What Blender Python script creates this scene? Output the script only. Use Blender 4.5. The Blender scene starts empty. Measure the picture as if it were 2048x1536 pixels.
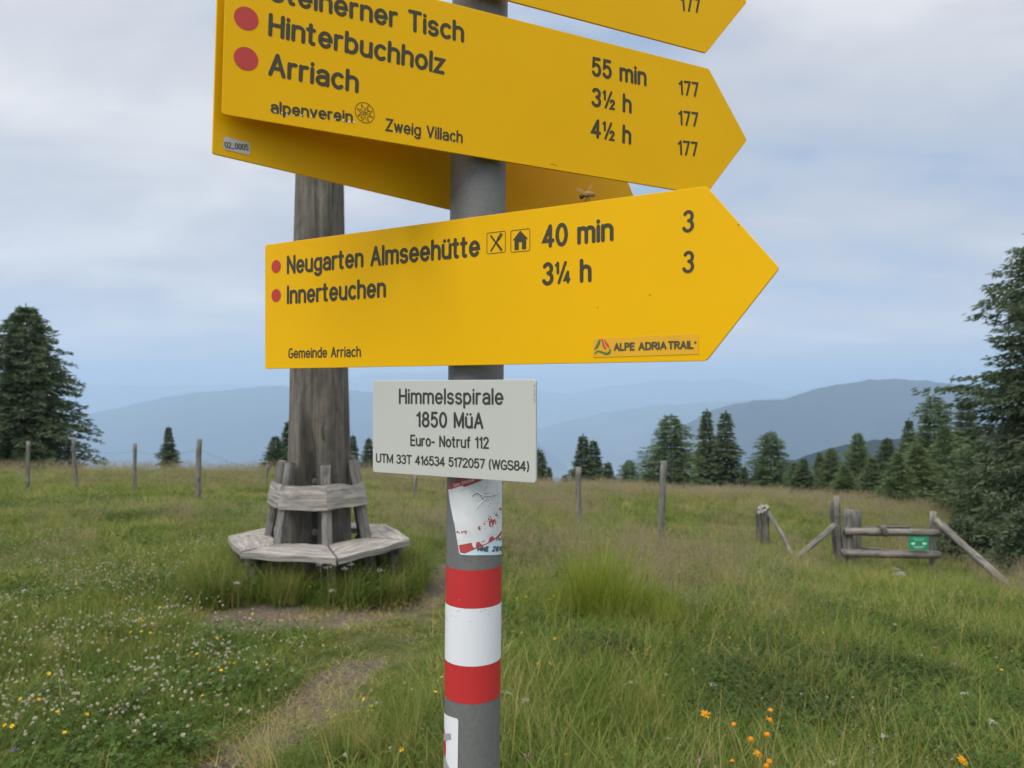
import bpy, bmesh, math, random
import numpy as np
from mathutils import Vector, Matrix, noise
random.seed(7)
rng = np.random.default_rng(11)
R = math.radians
S = bpy.context.scene
COL = S.collection

# ------------------------------------------------------------------ camera, world, sun, exposure
F, CX, HY = 1500.0, 1024.0, 776.0           # focal length and horizon of the photograph (2048 px wide)
cd = bpy.data.cameras.new('camera')
cam = bpy.data.objects.new('camera', cd)
COL.objects.link(cam)
S.camera = cam
cam.location = (0, 0, 0)                     # eye level is z = 0
cam.rotation_euler = (R(90), 0, 0)
cd.sensor_width = 36
cd.lens = F / 2048 * 36
cd.shift_y = (HY - 768) / 2048
cd.clip_start = 0.05
cd.clip_end = 200000
cd.dof.use_dof = True
cd.dof.focus_distance = 0.80
cd.dof.aperture_fstop = cd.lens / 2.0

SUN_DIR = Vector((-0.44, -0.56, 0.95)).normalized()      # towards the sun
W = bpy.data.worlds.new('World')
S.world = W
W.use_nodes = True
nt = W.node_tree
nt.nodes.clear()
def N(tree, kind, **kw):
    n = tree.nodes.new(kind)
    for k, v in kw.items():
        setattr(n, k, v)
    return n
def setin(node, **kw):
    for k, v in kw.items():
        node.inputs[k.replace('_', ' ')].default_value = v
def ramp(tree, src, stops, interp='LINEAR'):
    n = N(tree, 'ShaderNodeValToRGB')
    cr = n.color_ramp
    cr.interpolation = interp
    while len(cr.elements) < len(stops):
        cr.elements.new(0.5)
    for e, (p, c) in zip(cr.elements, stops):
        e.position = p
        e.color = c if len(c) == 4 else (*c, 1)
    tree.links.new(src, n.inputs[0])
    return n.outputs[0]
def math_(tree, op, a, b=None, c=None):
    n = N(tree, 'ShaderNodeMath', operation=op)
    for i, v in enumerate((a, b, c)):
        if v is None: continue
        if isinstance(v, (int, float)): n.inputs[i].default_value = v
        else: tree.links.new(v, n.inputs[i])
    return n.outputs[0]
def mixc(tree, fac, a, b, mode='MIX'):
    n = N(tree, 'ShaderNodeMix', data_type='RGBA', blend_type=mode)
    for sock, v in ((n.inputs[0], fac), (n.inputs[6], a), (n.inputs[7], b)):
        if isinstance(v, (int, float)): sock.default_value = v
        elif isinstance(v, tuple): sock.default_value = (*v, 1) if len(v) == 3 else v
        else: tree.links.new(v, sock)
    return n.outputs[2]
sky = N(nt, 'ShaderNodeTexSky', sky_type='NISHITA')
sky.sun_disc = False
sky.sun_elevation = math.asin(SUN_DIR.z)
sky.sun_rotation = math.atan2(SUN_DIR.x, SUN_DIR.y)
sky.altitude = 1850
sky.dust_density = 2.0
tc = N(nt, 'ShaderNodeTexCoord')
sep = N(nt, 'ShaderNodeSeparateXYZ')
nt.links.new(tc.outputs['Generated'], sep.inputs[0])
zz = math_(nt, 'MAXIMUM', sep.outputs[2], 0.0)
inv = math_(nt, 'ADD', zz, 0.22)              # project the direction on a cloud deck
px_ = math_(nt, 'DIVIDE', sep.outputs[0], inv)
py_ = math_(nt, 'DIVIDE', sep.outputs[1], inv)
comb = N(nt, 'ShaderNodeCombineXYZ')
nt.links.new(px_, comb.inputs[0]); nt.links.new(py_, comb.inputs[1])
def cloud(scale, detail, rough, loc, dist=0.4, sc=(1, 1, 1)):
    m = N(nt, 'ShaderNodeMapping')
    m.inputs['Location'].default_value = loc
    m.inputs['Scale'].default_value = sc
    nt.links.new(comb.outputs[0], m.inputs[0])
    n = N(nt, 'ShaderNodeTexNoise')
    setin(n, Scale=scale, Detail=detail, Roughness=rough, Distortion=dist)
    nt.links.new(m.outputs[0], n.inputs['Vector'])
    return n.outputs[0]
c1 = cloud(0.75, 7, 0.52, (3.1, 1.7, 0), 0.5, (1, 1.25, 1))
c2 = cloud(1.9, 6, 0.55, (7.4, 2.2, 3), 0.3, (0.8, 1.5, 1))
c3 = cloud(0.5, 3, 0.5, (1.2, 5.3, 6), 0.2)
cm = math_(nt, 'ADD', math_(nt, 'MULTIPLY', c1, 0.62), math_(nt, 'MULTIPLY', c2, 0.38))
ccol = ramp(nt, cm, [(0.37, (2.0, 2.55, 3.3)), (0.43, (2.75, 3.0, 3.4)), (0.49, (3.15, 3.25, 3.5)), (0.55, (3.6, 3.6, 3.7)), (0.63, (4.3, 4.25, 4.2))])
shade = ramp(nt, c3, [(0.35, (0.86, 0.89, 0.94)), (0.65, (1.08, 1.07, 1.06))])
ccol = mixc(nt, 1.0, ccol, shade, 'MULTIPLY')
zen = ramp(nt, zz, [(0.0, (0.95, 0.97, 1.0)), (0.12, (0.97, 0.98, 1.0)), (0.42, (1.02, 1.01, 1.0)), (1.0, (2.9, 2.8, 2.65))])
ccol = mixc(nt, 1.0, ccol, zen, 'MULTIPLY')
mask = ramp(nt, cm, [(0.30, (0.86,) * 3), (0.50, (0.97,) * 3)])
fin = mixc(nt, mask, sky.outputs[0], ccol)
bg = N(nt, 'ShaderNodeBackground')
bg.inputs['Strength'].default_value = 0.1
nt.links.new(fin, bg.inputs['Color'])
wo = N(nt, 'ShaderNodeOutputWorld')
nt.links.new(bg.outputs[0], wo.inputs['Surface'])

sd = bpy.data.lights.new('sun', 'SUN')
sun = bpy.data.objects.new('sun', sd)
COL.objects.link(sun)
sd.energy = 1.5
sd.angle = R(55)
sd.color = (1.0, 0.96, 0.9)
sun.rotation_euler = SUN_DIR.to_track_quat('Z', 'Y').to_euler()
sun.location = (0, 0, 50)

S.view_settings.view_transform = 'Standard'
S.view_settings.look = 'None'
S.view_settings.exposure = 1.05
S.view_settings.gamma = 1.0
S.view_settings.use_curve_mapping = False
S.render.engine = 'CYCLES'
S.cycles.use_denoising = True
S.cycles.max_bounces = 6
S.cycles.diffuse_bounces = 3
S.cycles.glossy_bounces = 2
S.cycles.transmission_bounces = 4
S.cycles.transparent_max_bounces = 8
S.cycles.volume_bounces = 2
S.cycles.caustics_reflective = False
S.cycles.caustics_refractive = False

# ------------------------------------------------------------------ helpers
def tag(o, label=None, cat=None, group=None, kind=None):
    if label: o['label'] = label
    if cat: o['category'] = cat
    if group: o['group'] = group
    if kind: o['kind'] = kind
    return o
def thing(name, loc, label, cat, group=None):
    o = bpy.data.objects.new(name, None)
    COL.objects.link(o)
    o.location = loc
    o.empty_display_size = 0.1
    return tag(o, label, cat, group)
def origin(p):
    v = Vector((0, 0, 0))
    while p is not None:
        v += p.location
        p = p.parent
    return v
class MB:
    """collects world-space geometry, linked as one mesh object"""
    def __init__(s): s.v = []; s.f = []; s.g = []; s.c = []
    def add(s, vs, fs, gr=None, c=0.5):
        k = len(s.v)
        s.v += [tuple(p) for p in vs]
        s.f += [tuple(i + k for i in f) for f in fs]
        s.g += [tuple(p) for p in (gr if gr is not None else vs)]
        s.c += [c] * len(vs)
    def build(s, name, mat, parent=None, smooth=False, loc=None, link=True, bevel=0):
        base = origin(parent) if parent is not None else Vector((0, 0, 0))
        L = Vector(loc) if loc is not None else base
        off = np.array(L)
        va = np.array(s.v, dtype=float) - off
        me = bpy.data.meshes.new(name)
        me.from_pydata(va.tolist(), [], s.f)
        if s.g and len(s.g) == len(s.v):
            a = me.attributes.new('gr', 'FLOAT_VECTOR', 'POINT')
            a.data.foreach_set('vector', np.array(s.g, dtype=np.float32).ravel())
            a = me.attributes.new('cv', 'FLOAT', 'POINT')
            a.data.foreach_set('value', np.array(s.c, dtype=np.float32))
        me.materials.append(mat)
        if smooth:
            me.polygons.foreach_set('use_smooth', [True] * len(me.polygons))
        o = bpy.data.objects.new(name, me)
        if link: COL.objects.link(o)
        o.location = L - base
        if parent is not None: o.parent = parent
        if bevel:
            m = o.modifiers.new('bevel', 'BEVEL'); m.width = bevel; m.segments = 2; m.limit_method = 'ANGLE'; m.angle_limit = R(40)
        return o
def npmesh(name, V, Fq, mat, cv=None):
    """fast mesh from numpy verts and quads/tris"""
    me = bpy.data.meshes.new(name)
    me.vertices.add(len(V)); me.vertices.foreach_set('co', V.astype(np.float32).ravel())
    n, k = Fq.shape
    me.loops.add(n * k); me.loops.foreach_set('vertex_index', Fq.astype(np.int32).ravel())
    me.polygons.add(n)
    me.polygons.foreach_set('loop_start', np.arange(0, n * k, k, dtype=np.int32))
    if cv is not None:
        a = me.attributes.new('cv', 'FLOAT', 'POINT'); a.data.foreach_set('value', cv.astype(np.float32))
    me.update(calc_edges=True)
    me.materials.append(mat)
    return me
def frame(d):
    d = Vector(d).normalized()
    up = Vector((0, 0, 1)) if abs(d.z) < 0.95 else Vector((0, 1, 0))
    x = d.cross(up).normalized()
    return d, x, x.cross(d).normalized()
def tube(mb, pts, rads, seg=12, rough=0.0, cap=True, gofs=0.0, cv=0.5):
    """swept round section through pts with irregular rings"""
    pts = [Vector(p) for p in pts]
    vs, gr, fs = [], [], []
    L = 0
    ph = random.random() * 50
    for i, p in enumerate(pts):
        d = (pts[min(i + 1, len(pts) - 1)] - pts[max(i - 1, 0)])
        d, x, y = frame(d)
        if i: L += (p - pts[i - 1]).length
        for k in range(seg):
            a = 2 * math.pi * k / seg
            r = rads[i] * (1 + rough * noise.noise(Vector((math.cos(a) * 1.3 + ph, math.sin(a) * 1.3, L * 2.2))))
            vs.append(p + (x * math.cos(a) + y * math.sin(a)) * r)
            gr.append((L + gofs, math.cos(a) * rads[i], math.sin(a) * rads[i]))
    for i in range(len(pts) - 1):
        for k in range(seg):
            k2 = (k + 1) % seg
            fs.append((i * seg + k, i * seg + k2, (i + 1) * seg + k2, (i + 1) * seg + k))
    if cap:
        fs.append(tuple(reversed(range(seg))))
        fs.append(tuple((len(pts) - 1) * seg + k for k in range(seg)))
    mb.add(vs, fs, gr, cv)
def pole(mb, a, b, r0, r1=None, n=7, rough=0.12, seg=12, bend=0.0, cv=0.5):
    a, b = Vector(a), Vector(b)
    r1 = r0 if r1 is None else r1
    d, x, y = frame(b - a)
    ph = random.random() * 99
    pts = [a.lerp(b, i / (n - 1)) + x * bend * math.sin(math.pi * i / (n - 1)) + y * bend * 0.5 * noise.noise(Vector((i * .7, ph, 0))) for i in range(n)]
    tube(mb, pts, [r0 + (r1 - r0) * i / (n - 1) for i in range(n)], seg, rough, gofs=ph, cv=cv)
def slab(mb, quad, nrm, th, nu=10, nv=3, wob=0.01, cv=0.5):
    """a thick board over four corners (a,b along, c,d back), thickness th along -nrm, wavy edges"""
    a, b, c, d = [Vector(q) for q in quad]
    nrm = Vector(nrm).normalized()
    ph = random.random() * 99
    L = ((b - a).length + (c - d).length) / 2
    vs, gr, fs = [], [], []
    for s in (0, 1):
        for j in range(nv + 1):
            for i in range(nu + 1):
                u, v = i / nu, j / nv
                p = (a.lerp(b, u)).lerp(d.lerp(c, u), v)
                e = (d.lerp(c, u) - a.lerp(b, u))
                w = wob * noise.noise(Vector((u * L * 3 + ph, v * 5, 0)))
                ww = wob * (1 if j in (0, nv) else 0.2)
                p = p + e.normalized() * ww * noise.noise(Vector((u * L * 4 + ph, j * 9, 3))) * 1.6
                edge = (0.25 * th if (j in (0, nv) or i in (0, nu)) and s == 0 else 0)
                p = p - nrm * (th * s + edge * .5) + nrm * w * 0.3
                vs.append(p); gr.append((u * L + ph, v * e.length, s * th))
    m = (nu + 1) * (nv + 1)
    idx = lambda s, i, j: s * m + j * (nu + 1) + i
    for j in range(nv):
        for i in range(nu):
            fs.append((idx(0, i, j), idx(0, i + 1, j), idx(0, i + 1, j + 1), idx(0, i, j + 1)))
            fs.append((idx(1, i, j), idx(1, i, j + 1), idx(1, i + 1, j + 1), idx(1, i + 1, j)))
    for i in range(nu):
        fs.append((idx(0, i, 0), idx(1, i, 0), idx(1, i + 1, 0), idx(0, i + 1, 0)))
        fs.append((idx(0, i, nv), idx(0, i + 1, nv), idx(1, i + 1, nv), idx(1, i, nv)))
    for j in range(nv):
        fs.append((idx(0, 0, j), idx(0, 0, j + 1), idx(1, 0, j + 1), idx(1, 0, j)))
        fs.append((idx(0, nu, j), idx(1, nu, j), idx(1, nu, j + 1), idx(0, nu, j + 1)))
    mb.add(vs, fs, gr, cv)

# ------------------------------------------------------------------ materials
def mat(name):
    m = bpy.data.materials.new(name)
    m.use_nodes = True
    t = m.node_tree
    b = t.nodes['Principled BSDF']
    return m, t, b
def simple(name, col, rough=0.6, spec=0.5, metal=0.0, var=0.06, scale=30, bump=0.0, bscale=200):
    m, t, b = mat(name)
    tcn = N(t, 'ShaderNodeTexCoord')
    n = N(t, 'ShaderNodeTexNoise'); setin(n, Scale=scale, Detail=5)
    t.links.new(tcn.outputs['Object'], n.inputs['Vector'])
    c = ramp(t, n.outputs[0], [(0.3, tuple(x * (1 - var) for x in col)), (0.7, tuple(min(1, x * (1 + var)) for x in col))])
    t.links.new(c, b.inputs['Base Color'])
    b.inputs['Roughness'].default_value = rough
    b.inputs['Specular IOR Level'].default_value = spec
    b.inputs['Metallic'].default_value = metal
    if bump:
        n2 = N(t, 'ShaderNodeTexNoise'); setin(n2, Scale=bscale, Detail=3)
        t.links.new(tcn.outputs['Object'], n2.inputs['Vector'])
        bp = N(t, 'ShaderNodeBump'); setin(bp, Strength=bump, Distance=0.001)
        t.links.new(n2.outputs[0], bp.inputs['Height'])
        t.links.new(bp.outputs[0], b.inputs['Normal'])
    return m
def wood(name, dark, light, rough=0.85, gx=2.5, gy=45, bump=0.5, blotch=0.5):
    m, t, b = mat(name)
    at = N(t, 'ShaderNodeAttribute', attribute_name='gr')
    mp = N(t, 'ShaderNodeMapping'); mp.inputs['Scale'].default_value = (gx, gy, gy)
    t.links.new(at.outputs['Vector'], mp.inputs[0])
    n = N(t, 'ShaderNodeTexNoise'); setin(n, Scale=1.0, Detail=6, Roughness=0.6, Distortion=0.6)
    t.links.new(mp.outputs[0], n.inputs['Vector'])
    mp2 = N(t, 'ShaderNodeMapping'); mp2.inputs['Scale'].default_value = (4, 9, 9)
    t.links.new(at.outputs['Vector'], mp2.inputs[0])
    n2 = N(t, 'ShaderNodeTexNoise'); setin(n2, Scale=1.0, Detail=5, Roughness=0.6, Distortion=1.2)
    t.links.new(mp2.outputs[0], n2.inputs['Vector'])
    mid = tuple((a + c) / 2 for a, c in zip(dark, light))
    c1 = ramp(t, n.outputs[0], [(0.28, dark), (0.45, mid), (0.62, light), (0.75, tuple(x * 1.1 for x in light))])
    c2 = ramp(t, n2.outputs[0], [(0.3, (1 - blotch,) * 3), (0.5, (0.95, 0.94, 0.92)), (0.7, (1.25, 1.22, 1.18))])
    c = mixc(t, 1.0, c1, c2, 'MULTIPLY')
    t.links.new(c, b.inputs['Base Color'])
    b.inputs['Roughness'].default_value = rough
    b.inputs['Specular IOR Level'].default_value = 0.2
    bp = N(t, 'ShaderNodeBump'); setin(bp, Strength=bump, Distance=0.004)
    t.links.new(n.outputs[0], bp.inputs['Height'])
    t.links.new(bp.outputs[0], b.inputs['Normal'])
    return m
def leafy(name, cols, transl=0.35, rough=0.6, objvar=0.35, big=0.0):
    """foliage: colour from a per-leaf value and a per-plant random; part of the light passes through"""
    m, t, b = mat(name)
    at = N(t, 'ShaderNodeAttribute', attribute_name='cv')
    oi = N(t, 'ShaderNodeObjectInfo')
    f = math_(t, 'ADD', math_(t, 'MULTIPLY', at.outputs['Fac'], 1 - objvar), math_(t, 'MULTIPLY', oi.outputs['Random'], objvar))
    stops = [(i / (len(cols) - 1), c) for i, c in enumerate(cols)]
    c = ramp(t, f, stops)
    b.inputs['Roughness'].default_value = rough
    b.inputs['Specular IOR Level'].default_value = 0.10
    t.links.new(c, b.inputs['Base Color'])
    tr = N(t, 'ShaderNodeBsdfTranslucent')
    t.links.new(c, tr.inputs['Color'])
    mx = N(t, 'ShaderNodeMixShader'); mx.inputs[0].default_value = transl
    t.links.new(b.outputs[0], mx.inputs[1]); t.links.new(tr.outputs[0], mx.inputs[2])
    t.links.new(mx.outputs[0], t.nodes['Material Output'].inputs['Surface'])
    return m

M = {}
M['yellow'] = simple('yellow_paint', (0.76, 0.415, 0.001), 0.42, 0.12, 0, 0.035, 5, 0.04, 500)
M['edge'] = simple('sign_edge_metal', (0.35, 0.25, 0.08), 0.5)
M['ink'] = simple('engraved_black', (0.050, 0.045, 0.022), 0.55, 0.3)
M['thin_ink'] = simple('fine_line_ink', (0.09, 0.065, 0.01), 0.6, 0.3)
M['dot'] = simple('red_dot_paint', (0.44, 0.035, 0.028), 0.45, 0.4)
M['plate'] = simple('grey_white_plate', (0.50, 0.50, 0.45), 0.45, 0.5, 0, 0.02, 5, 0.03, 400)
M['plate_ink'] = simple('plate_ink', (0.045, 0.044, 0.038), 0.55, 0.3)
M['peel'] = simple('peeled_white', (0.75, 0.72, 0.65), 0.6)
M['sticker_grey'] = simple('sticker_grey', (0.50, 0.48, 0.44), 0.5)
M['sticker_ink'] = simple('sticker_ink', (0.10, 0.09, 0.08), 0.6)
M['sticker_yellow'] = simple('sticker_yellow', (0.69, 0.36, 0.008), 0.5, 0.4)
M['logo_green'] = simple('logo_green', (0.055, 0.16, 0.03), 0.5)
M['logo_red'] = simple('logo_red', (0.48, 0.06, 0.035), 0.5)
M['trail_ink'] = simple('trail_ink', (0.075, 0.060, 0.022), 0.5)
M['galv'] = simple('galvanised_steel', (0.168, 0.168, 0.163), 0.5, 0.4, 0.2, 0.09, 220, 0.5, 700)
M['band_red'] = simple('band_red', (0.50, 0.028, 0.030), 0.4, 0.5, 0, 0.03, 10)
M['band_white'] = simple('band_white', (0.72, 0.73, 0.76), 0.4, 0.5, 0, 0.02, 10)
M['st_white'] = simple('sticker_white', (0.66, 0.67, 0.68), 0.5, 0.4, 0, 0.06, 60, 0.8, 60)
M['st_blue'] = simple('sticker_pale_blue', (0.58, 0.70, 0.76), 0.5)
M['st_red'] = simple('sticker_red', (0.42, 0.06, 0.06), 0.5)
M['st_ink'] = simple('sticker_dark', (0.05, 0.09, 0.13), 0.5)
M['tape_grey'] = simple('grey_print', (0.33, 0.32, 0.31), 0.5)
M['wood_post'] = wood('weathered_trunk', (0.050, 0.043, 0.033), (0.160, 0.145, 0.122), gx=1.2, gy=22, bump=0.9, blotch=0.32)
M['wood_light'] = wood('silvered_planks', (0.12, 0.108, 0.096), (0.35, 0.325, 0.295), gx=3, gy=38, blotch=0.35)
M['wood_grey'] = wood('grey_uprights', (0.085, 0.08, 0.075), (0.23, 0.22, 0.205), gx=2.5, gy=40)
M['wood_fence'] = wood('grey_fence_wood', (0.08, 0.076, 0.068), (0.22, 0.205, 0.185), gx=2.0, gy=30)
M['wood_dark'] = wood('dark_old_wood', (0.06, 0.055, 0.048), (0.17, 0.16, 0.14), gx=2.0, gy=30)
M['iron'] = simple('dark_iron', (0.035, 0.035, 0.035), 0.6, 0.4, 0.3)
M['bolt'] = simple('bolt_head', (0.16, 0.16, 0.155), 0.5, 0.5, 0.4)
M['wire'] = simple('fence_wire', (0.10, 0.09, 0.08), 0.6, 0.4, 0.5)
M['lichen'] = simple('pale_lichen', (0.42, 0.42, 0.38), 0.9, 0.1, 0, 0.3, 60)
M['green_sign'] = simple('green_sign', (0.012, 0.26, 0.12), 0.45)
M['white_print'] = simple('white_print', (0.62, 0.70, 0.66), 0.5)
M['bark'] = simple('conifer_bark', (0.075, 0.06, 0.048), 0.9, 0.1, 0, 0.4, 12)
M['dead_twig'] = simple('dead_twigs', (0.20, 0.18, 0.155), 0.9, 0.1, 0, 0.3, 8)
M['stone'] = simple('grey_stone', (0.24, 0.22, 0.20), 0.9, 0.2, 0, 0.3, 9, 0.5, 60)
M['bee'] = simple('bee_fur', (0.27, 0.17, 0.07), 0.8, 0.2, 0, 0.4, 900)
M['bee_dark'] = simple('bee_dark', (0.03, 0.022, 0.015), 0.5, 0.4)

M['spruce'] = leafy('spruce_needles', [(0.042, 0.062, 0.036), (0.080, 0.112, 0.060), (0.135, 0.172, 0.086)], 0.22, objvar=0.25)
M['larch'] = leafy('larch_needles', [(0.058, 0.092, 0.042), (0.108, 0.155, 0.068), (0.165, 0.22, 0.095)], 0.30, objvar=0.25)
M['grass'] = leafy('grass_green', [(0.042, 0.074, 0.012), (0.110, 0.172, 0.026), (0.185, 0.245, 0.050), (0.31, 0.30, 0.12)], 0.40)
M['grass_y'] = leafy('grass_yellow', [(0.13, 0.145, 0.025), (0.26, 0.25, 0.055), (0.40, 0.345, 0.12), (0.52, 0.43, 0.21)], 0.40)
M['tuft'] = leafy('tussock_green', [(0.14, 0.19, 0.02), (0.24, 0.29, 0.035), (0.36, 0.36, 0.08)], 0.45)
M['shrub'] = leafy('low_shrub_leaves', [(0.022, 0.042, 0.012), (0.045, 0.075, 0.020), (0.085, 0.12, 0.035)], 0.25)
M['seed'] = leafy('seed_head_tan', [(0.16, 0.135, 0.065), (0.29, 0.24, 0.14), (0.41, 0.34, 0.22)], 0.35)
M['herb'] = leafy('herb_leaves', [(0.030, 0.058, 0.012), (0.065, 0.115, 0.022), (0.12, 0.18, 0.038)], 0.30)
M['clover'] = leafy('clover_heads', [(0.38, 0.30, 0.22), (0.58, 0.52, 0.42), (0.72, 0.68, 0.57)], 0.25)
M['butter'] = leafy('buttercup_petals', [(0.70, 0.44, 0.01), (0.80, 0.55, 0.015)], 0.3)
M['arnica'] = leafy('arnica_petals', [(0.74, 0.33, 0.006), (0.82, 0.45, 0.008)], 0.3)
M['arnica_c'] = simple('arnica_centre', (0.55, 0.20, 0.01), 0.8, 0.1, 0, 0.3, 400)
M['stem'] = simple('flower_stem', (0.16, 0.16, 0.06), 0.7, 0.2)
M['pink'] = leafy('pink_petals', [(0.42, 0.13, 0.25), (0.50, 0.20, 0.32)], 0.3)
M['rattle'] = leafy('pale_yellow_spike', [(0.42, 0.42, 0.05), (0.55, 0.52, 0.08)], 0.3)
M['umbel'] = leafy('white_umbel', [(0.55, 0.56, 0.50), (0.70, 0.70, 0.64)], 0.25)
M['bell'] = leafy('bellflower', [(0.16, 0.13, 0.40), (0.24, 0.20, 0.5)], 0.3)

# ------------------------------------------------------------------ the lie of the land
KD = [0, 3, 6, 8, 10, 13, 18, 25, 35, 50, 80, 150, 300, 700, 1500, 3000, 60000]
TAB = {
 0:    [1.55, 1.62, 1.76, 1.88, 1.98, 2.15, 2.46, 2.72, 4.2, 8, 20, 52, 125, 330, 720, 1280, 1280],
 640:  [1.55, 1.62, 1.75, 1.82, 1.95, 2.15, 2.50, 2.80, 4.2, 8, 20, 52, 125, 330, 720, 1280, 1280],
 1150: [1.55, 1.63, 1.80, 1.98, 2.18, 2.48, 2.92, 3.30, 5.0, 9, 21, 55, 130, 340, 740, 1280, 1280],
 1450: [1.55, 1.64, 1.90, 2.14, 2.42, 2.86, 3.30, 3.60, 5.0, 8, 19, 50, 120, 320, 720, 1280, 1280],
 1750: [1.55, 1.66, 2.00, 2.32, 2.70, 3.20, 3.62, 4.05, 4.9, 7, 14, 36, 90, 280, 700, 1280, 1280],
 2048: [1.55, 1.68, 2.06, 2.42, 2.84, 3.40, 3.90, 4.40, 5.2, 7, 13, 32, 84, 270, 700, 1280, 1280],
}
PXS = sorted(TAB)
AZ = np.array([math.atan((p - CX) / F) for p in PXS])
TT = np.array([TAB[p] for p in PXS])
LD = np.log(np.array(KD) + 2.0)
def ground_np(x, y):
    x = np.asarray(x, float); y = np.asarray(y, float)
    r = np.hypot(x, y)
    az = np.arctan2(x, y)
    azc = np.clip(az, AZ[0], AZ[-1])
    behind = np.clip((np.abs(az) - 0.62) / 1.2, 0, 1)
    out = np.zeros_like(r)
    offs = (-0.10, -0.05, 0, 0.05, 0.10)
    for o in offs:
        ld = np.log(np.maximum(r * np.cos(azc), 0) * (1 + o) + 2.0)
        cols = np.stack([np.interp(ld, LD, TT[i]) for i in range(len(PXS))])
        t = np.interp(azc, AZ, np.arange(len(PXS)))
        i0 = np.clip(t.astype(int), 0, len(PXS) - 2)
        f = t - i0
        f = f * f * (3 - 2 * f)
        a = np.take_along_axis(cols, i0[None], 0)[0]; b = np.take_along_axis(cols, (i0 + 1)[None], 0)[0]
        out += a * (1 - f) + b * f
    out /= len(offs)
    bump = 0.035 * np.sin(x * 1.7 + 1.3 * np.sin(y * 0.9)) * np.sin(y * 1.3 + x * 0.4) + 0.02 * np.sin(x * 3.9 + 2) * np.sin(y * 3.1 + 1)
    bump = bump * np.clip((r - 2) / 4, 0, 1) * np.clip(60 / np.maximum(r, 1), 0, 1)
    return -out + bump
def gz(x, y):
    return float(ground_np(np.array([x]), np.array([y]))[0])
def at(px, py, d):
    return Vector(((px - CX) / F * d, d, (HY - py) / F * d))
def on_ground(px, py):
    """the point of the ground seen at a pixel of the photograph"""
    lo = None
    d = 1.5
    while d < 60:
        if gz((px - CX) / F * d, d) >= (HY - py) / F * d:
            return Vector(((px - CX) / F * d, d, gz((px - CX) / F * d, d)))
        d *= 1.01
    return Vector(((px - CX) / F * d, d, gz((px - CX) / F * d, d)))
def foot(px, d, up=0.0):
    x = (px - CX) / F * d
    return Vector((x, d, gz(x, d) + up))

# trodden earth and worn grass, as soft ellipses on the ground
def blobs(lst):
    out = []
    for (px, py, rx, ry, s) in lst:
        g = on_ground(px, py)
        d = g.y
        out.append((g.x, g.y, rx * d / F, ry * d * d / (F * -g.z), s))
    return out
def blobs2(lst): return [(a, b, c * .92, d * 1.6, e) for a, b, c, d, e in blobs(lst)]
DIRT = blobs2([(500, 1230, 115, 17, 1.0), (655, 1240, 110, 12, .8), (800, 1205, 75, 20, 1.0), (858, 1165, 55, 20, 1.0), (905, 1130, 60, 12, .8),
              (690, 1352, 60, 26, .9), (615, 1420, 70, 26, 1.1), (575, 1450, 60, 20, .7), (520, 1480, 60, 18, .6), (455, 1520, 70, 26, .9), (745, 1325, 50, 12, .6), (810, 1275, 40, 10, .45), (760, 1225, 50, 12, .6), (850, 1240, 30, 10, .4), (500, 1560, 90, 26, .7), (640, 1375, 50, 24, 1.0), (735, 1400, 60, 10, .6),
              (1640, 1160, 60, 10, .3), (1800, 1165, 60, 10, .35)])
WORN = blobs2([(560, 1500, 190, 70, 1.0), (660, 1400, 170, 60, 1.0), (760, 1300, 160, 50, 1.0), (840, 1215, 150, 45, 1.0), (560, 1236, 230, 28, .9), (920, 1140, 120, 25, .8),
              (470, 1580, 220, 60, 1.0), (1020, 1090, 120, 18, .4), (370, 1190, 100, 20, .6), (1650, 1110, 60, 14, .9), (1560, 1100, 60, 10, .6)])
def field(B, x, y):
    s = np.zeros_like(np.asarray(x, float))
    for (bx, by, rx, ry, k) in B:
        s = s + k * np.exp(-(((x - bx) / rx) ** 2 + ((y - by) / ry) ** 2))
    return s
def vnoise(x, y, s, seed=0.0):
    """smooth value noise, vectorised"""
    x = np.asarray(x, float) * s + seed * 17.3; y = np.asarray(y, float) * s + seed * 9.1
    xi, yi = np.floor(x), np.floor(y); fx, fy = x - xi, y - yi
    fx = fx * fx * (3 - 2 * fx); fy = fy * fy * (3 - 2 * fy)
    h = lambda a, b: np.modf(np.abs(np.sin(a * 127.1 + b * 311.7) * 43758.5453))[0]
    return (h(xi, yi) * (1 - fx) + h(xi + 1, yi) * fx) * (1 - fy) + (h(xi, yi + 1) * (1 - fx) + h(xi + 1, yi + 1) * fx) * fy

# ground sheet
az = np.concatenate([np.linspace(-0.75, 0.75, 300), np.linspace(0.75, 2 * math.pi - 0.75, 60)[1:-1]])
rr = np.concatenate([[0.02], np.geomspace(0.4, 3.0, 14), np.geomspace(3.1, 45, 240), np.geomspace(48, 60000, 90)])
A_, R_ = np.meshgrid(az, rr)
X_, Y_ = np.sin(A_) * R_, np.cos(A_) * R_
Z_ = ground_np(X_.ravel(), Y_.ravel()).reshape(X_.shape)
dm = np.clip(field(DIRT, X_, Y_), 0, 1)
Z_ = Z_ - 0.05 * dm + 0.02 * (vnoise(X_, Y_, 3.0) - .5) * np.clip(30 / np.maximum(R_, 1), 0, 1)
V = np.stack([X_.ravel(), Y_.ravel(), Z_.ravel()], 1)
na, nr = len(az), len(rr)
I, J = np.meshgrid(np.arange(na), np.arange(nr - 1))
a = J * na + I; b = J * na + (I + 1) % na
Fq = np.stack([a, b, b + na, a + na], -1).reshape(-1, 4)[:, ::-1]
m, t, b = mat('meadow_soil')
tcn = N(t, 'ShaderNodeTexCoord')
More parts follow.
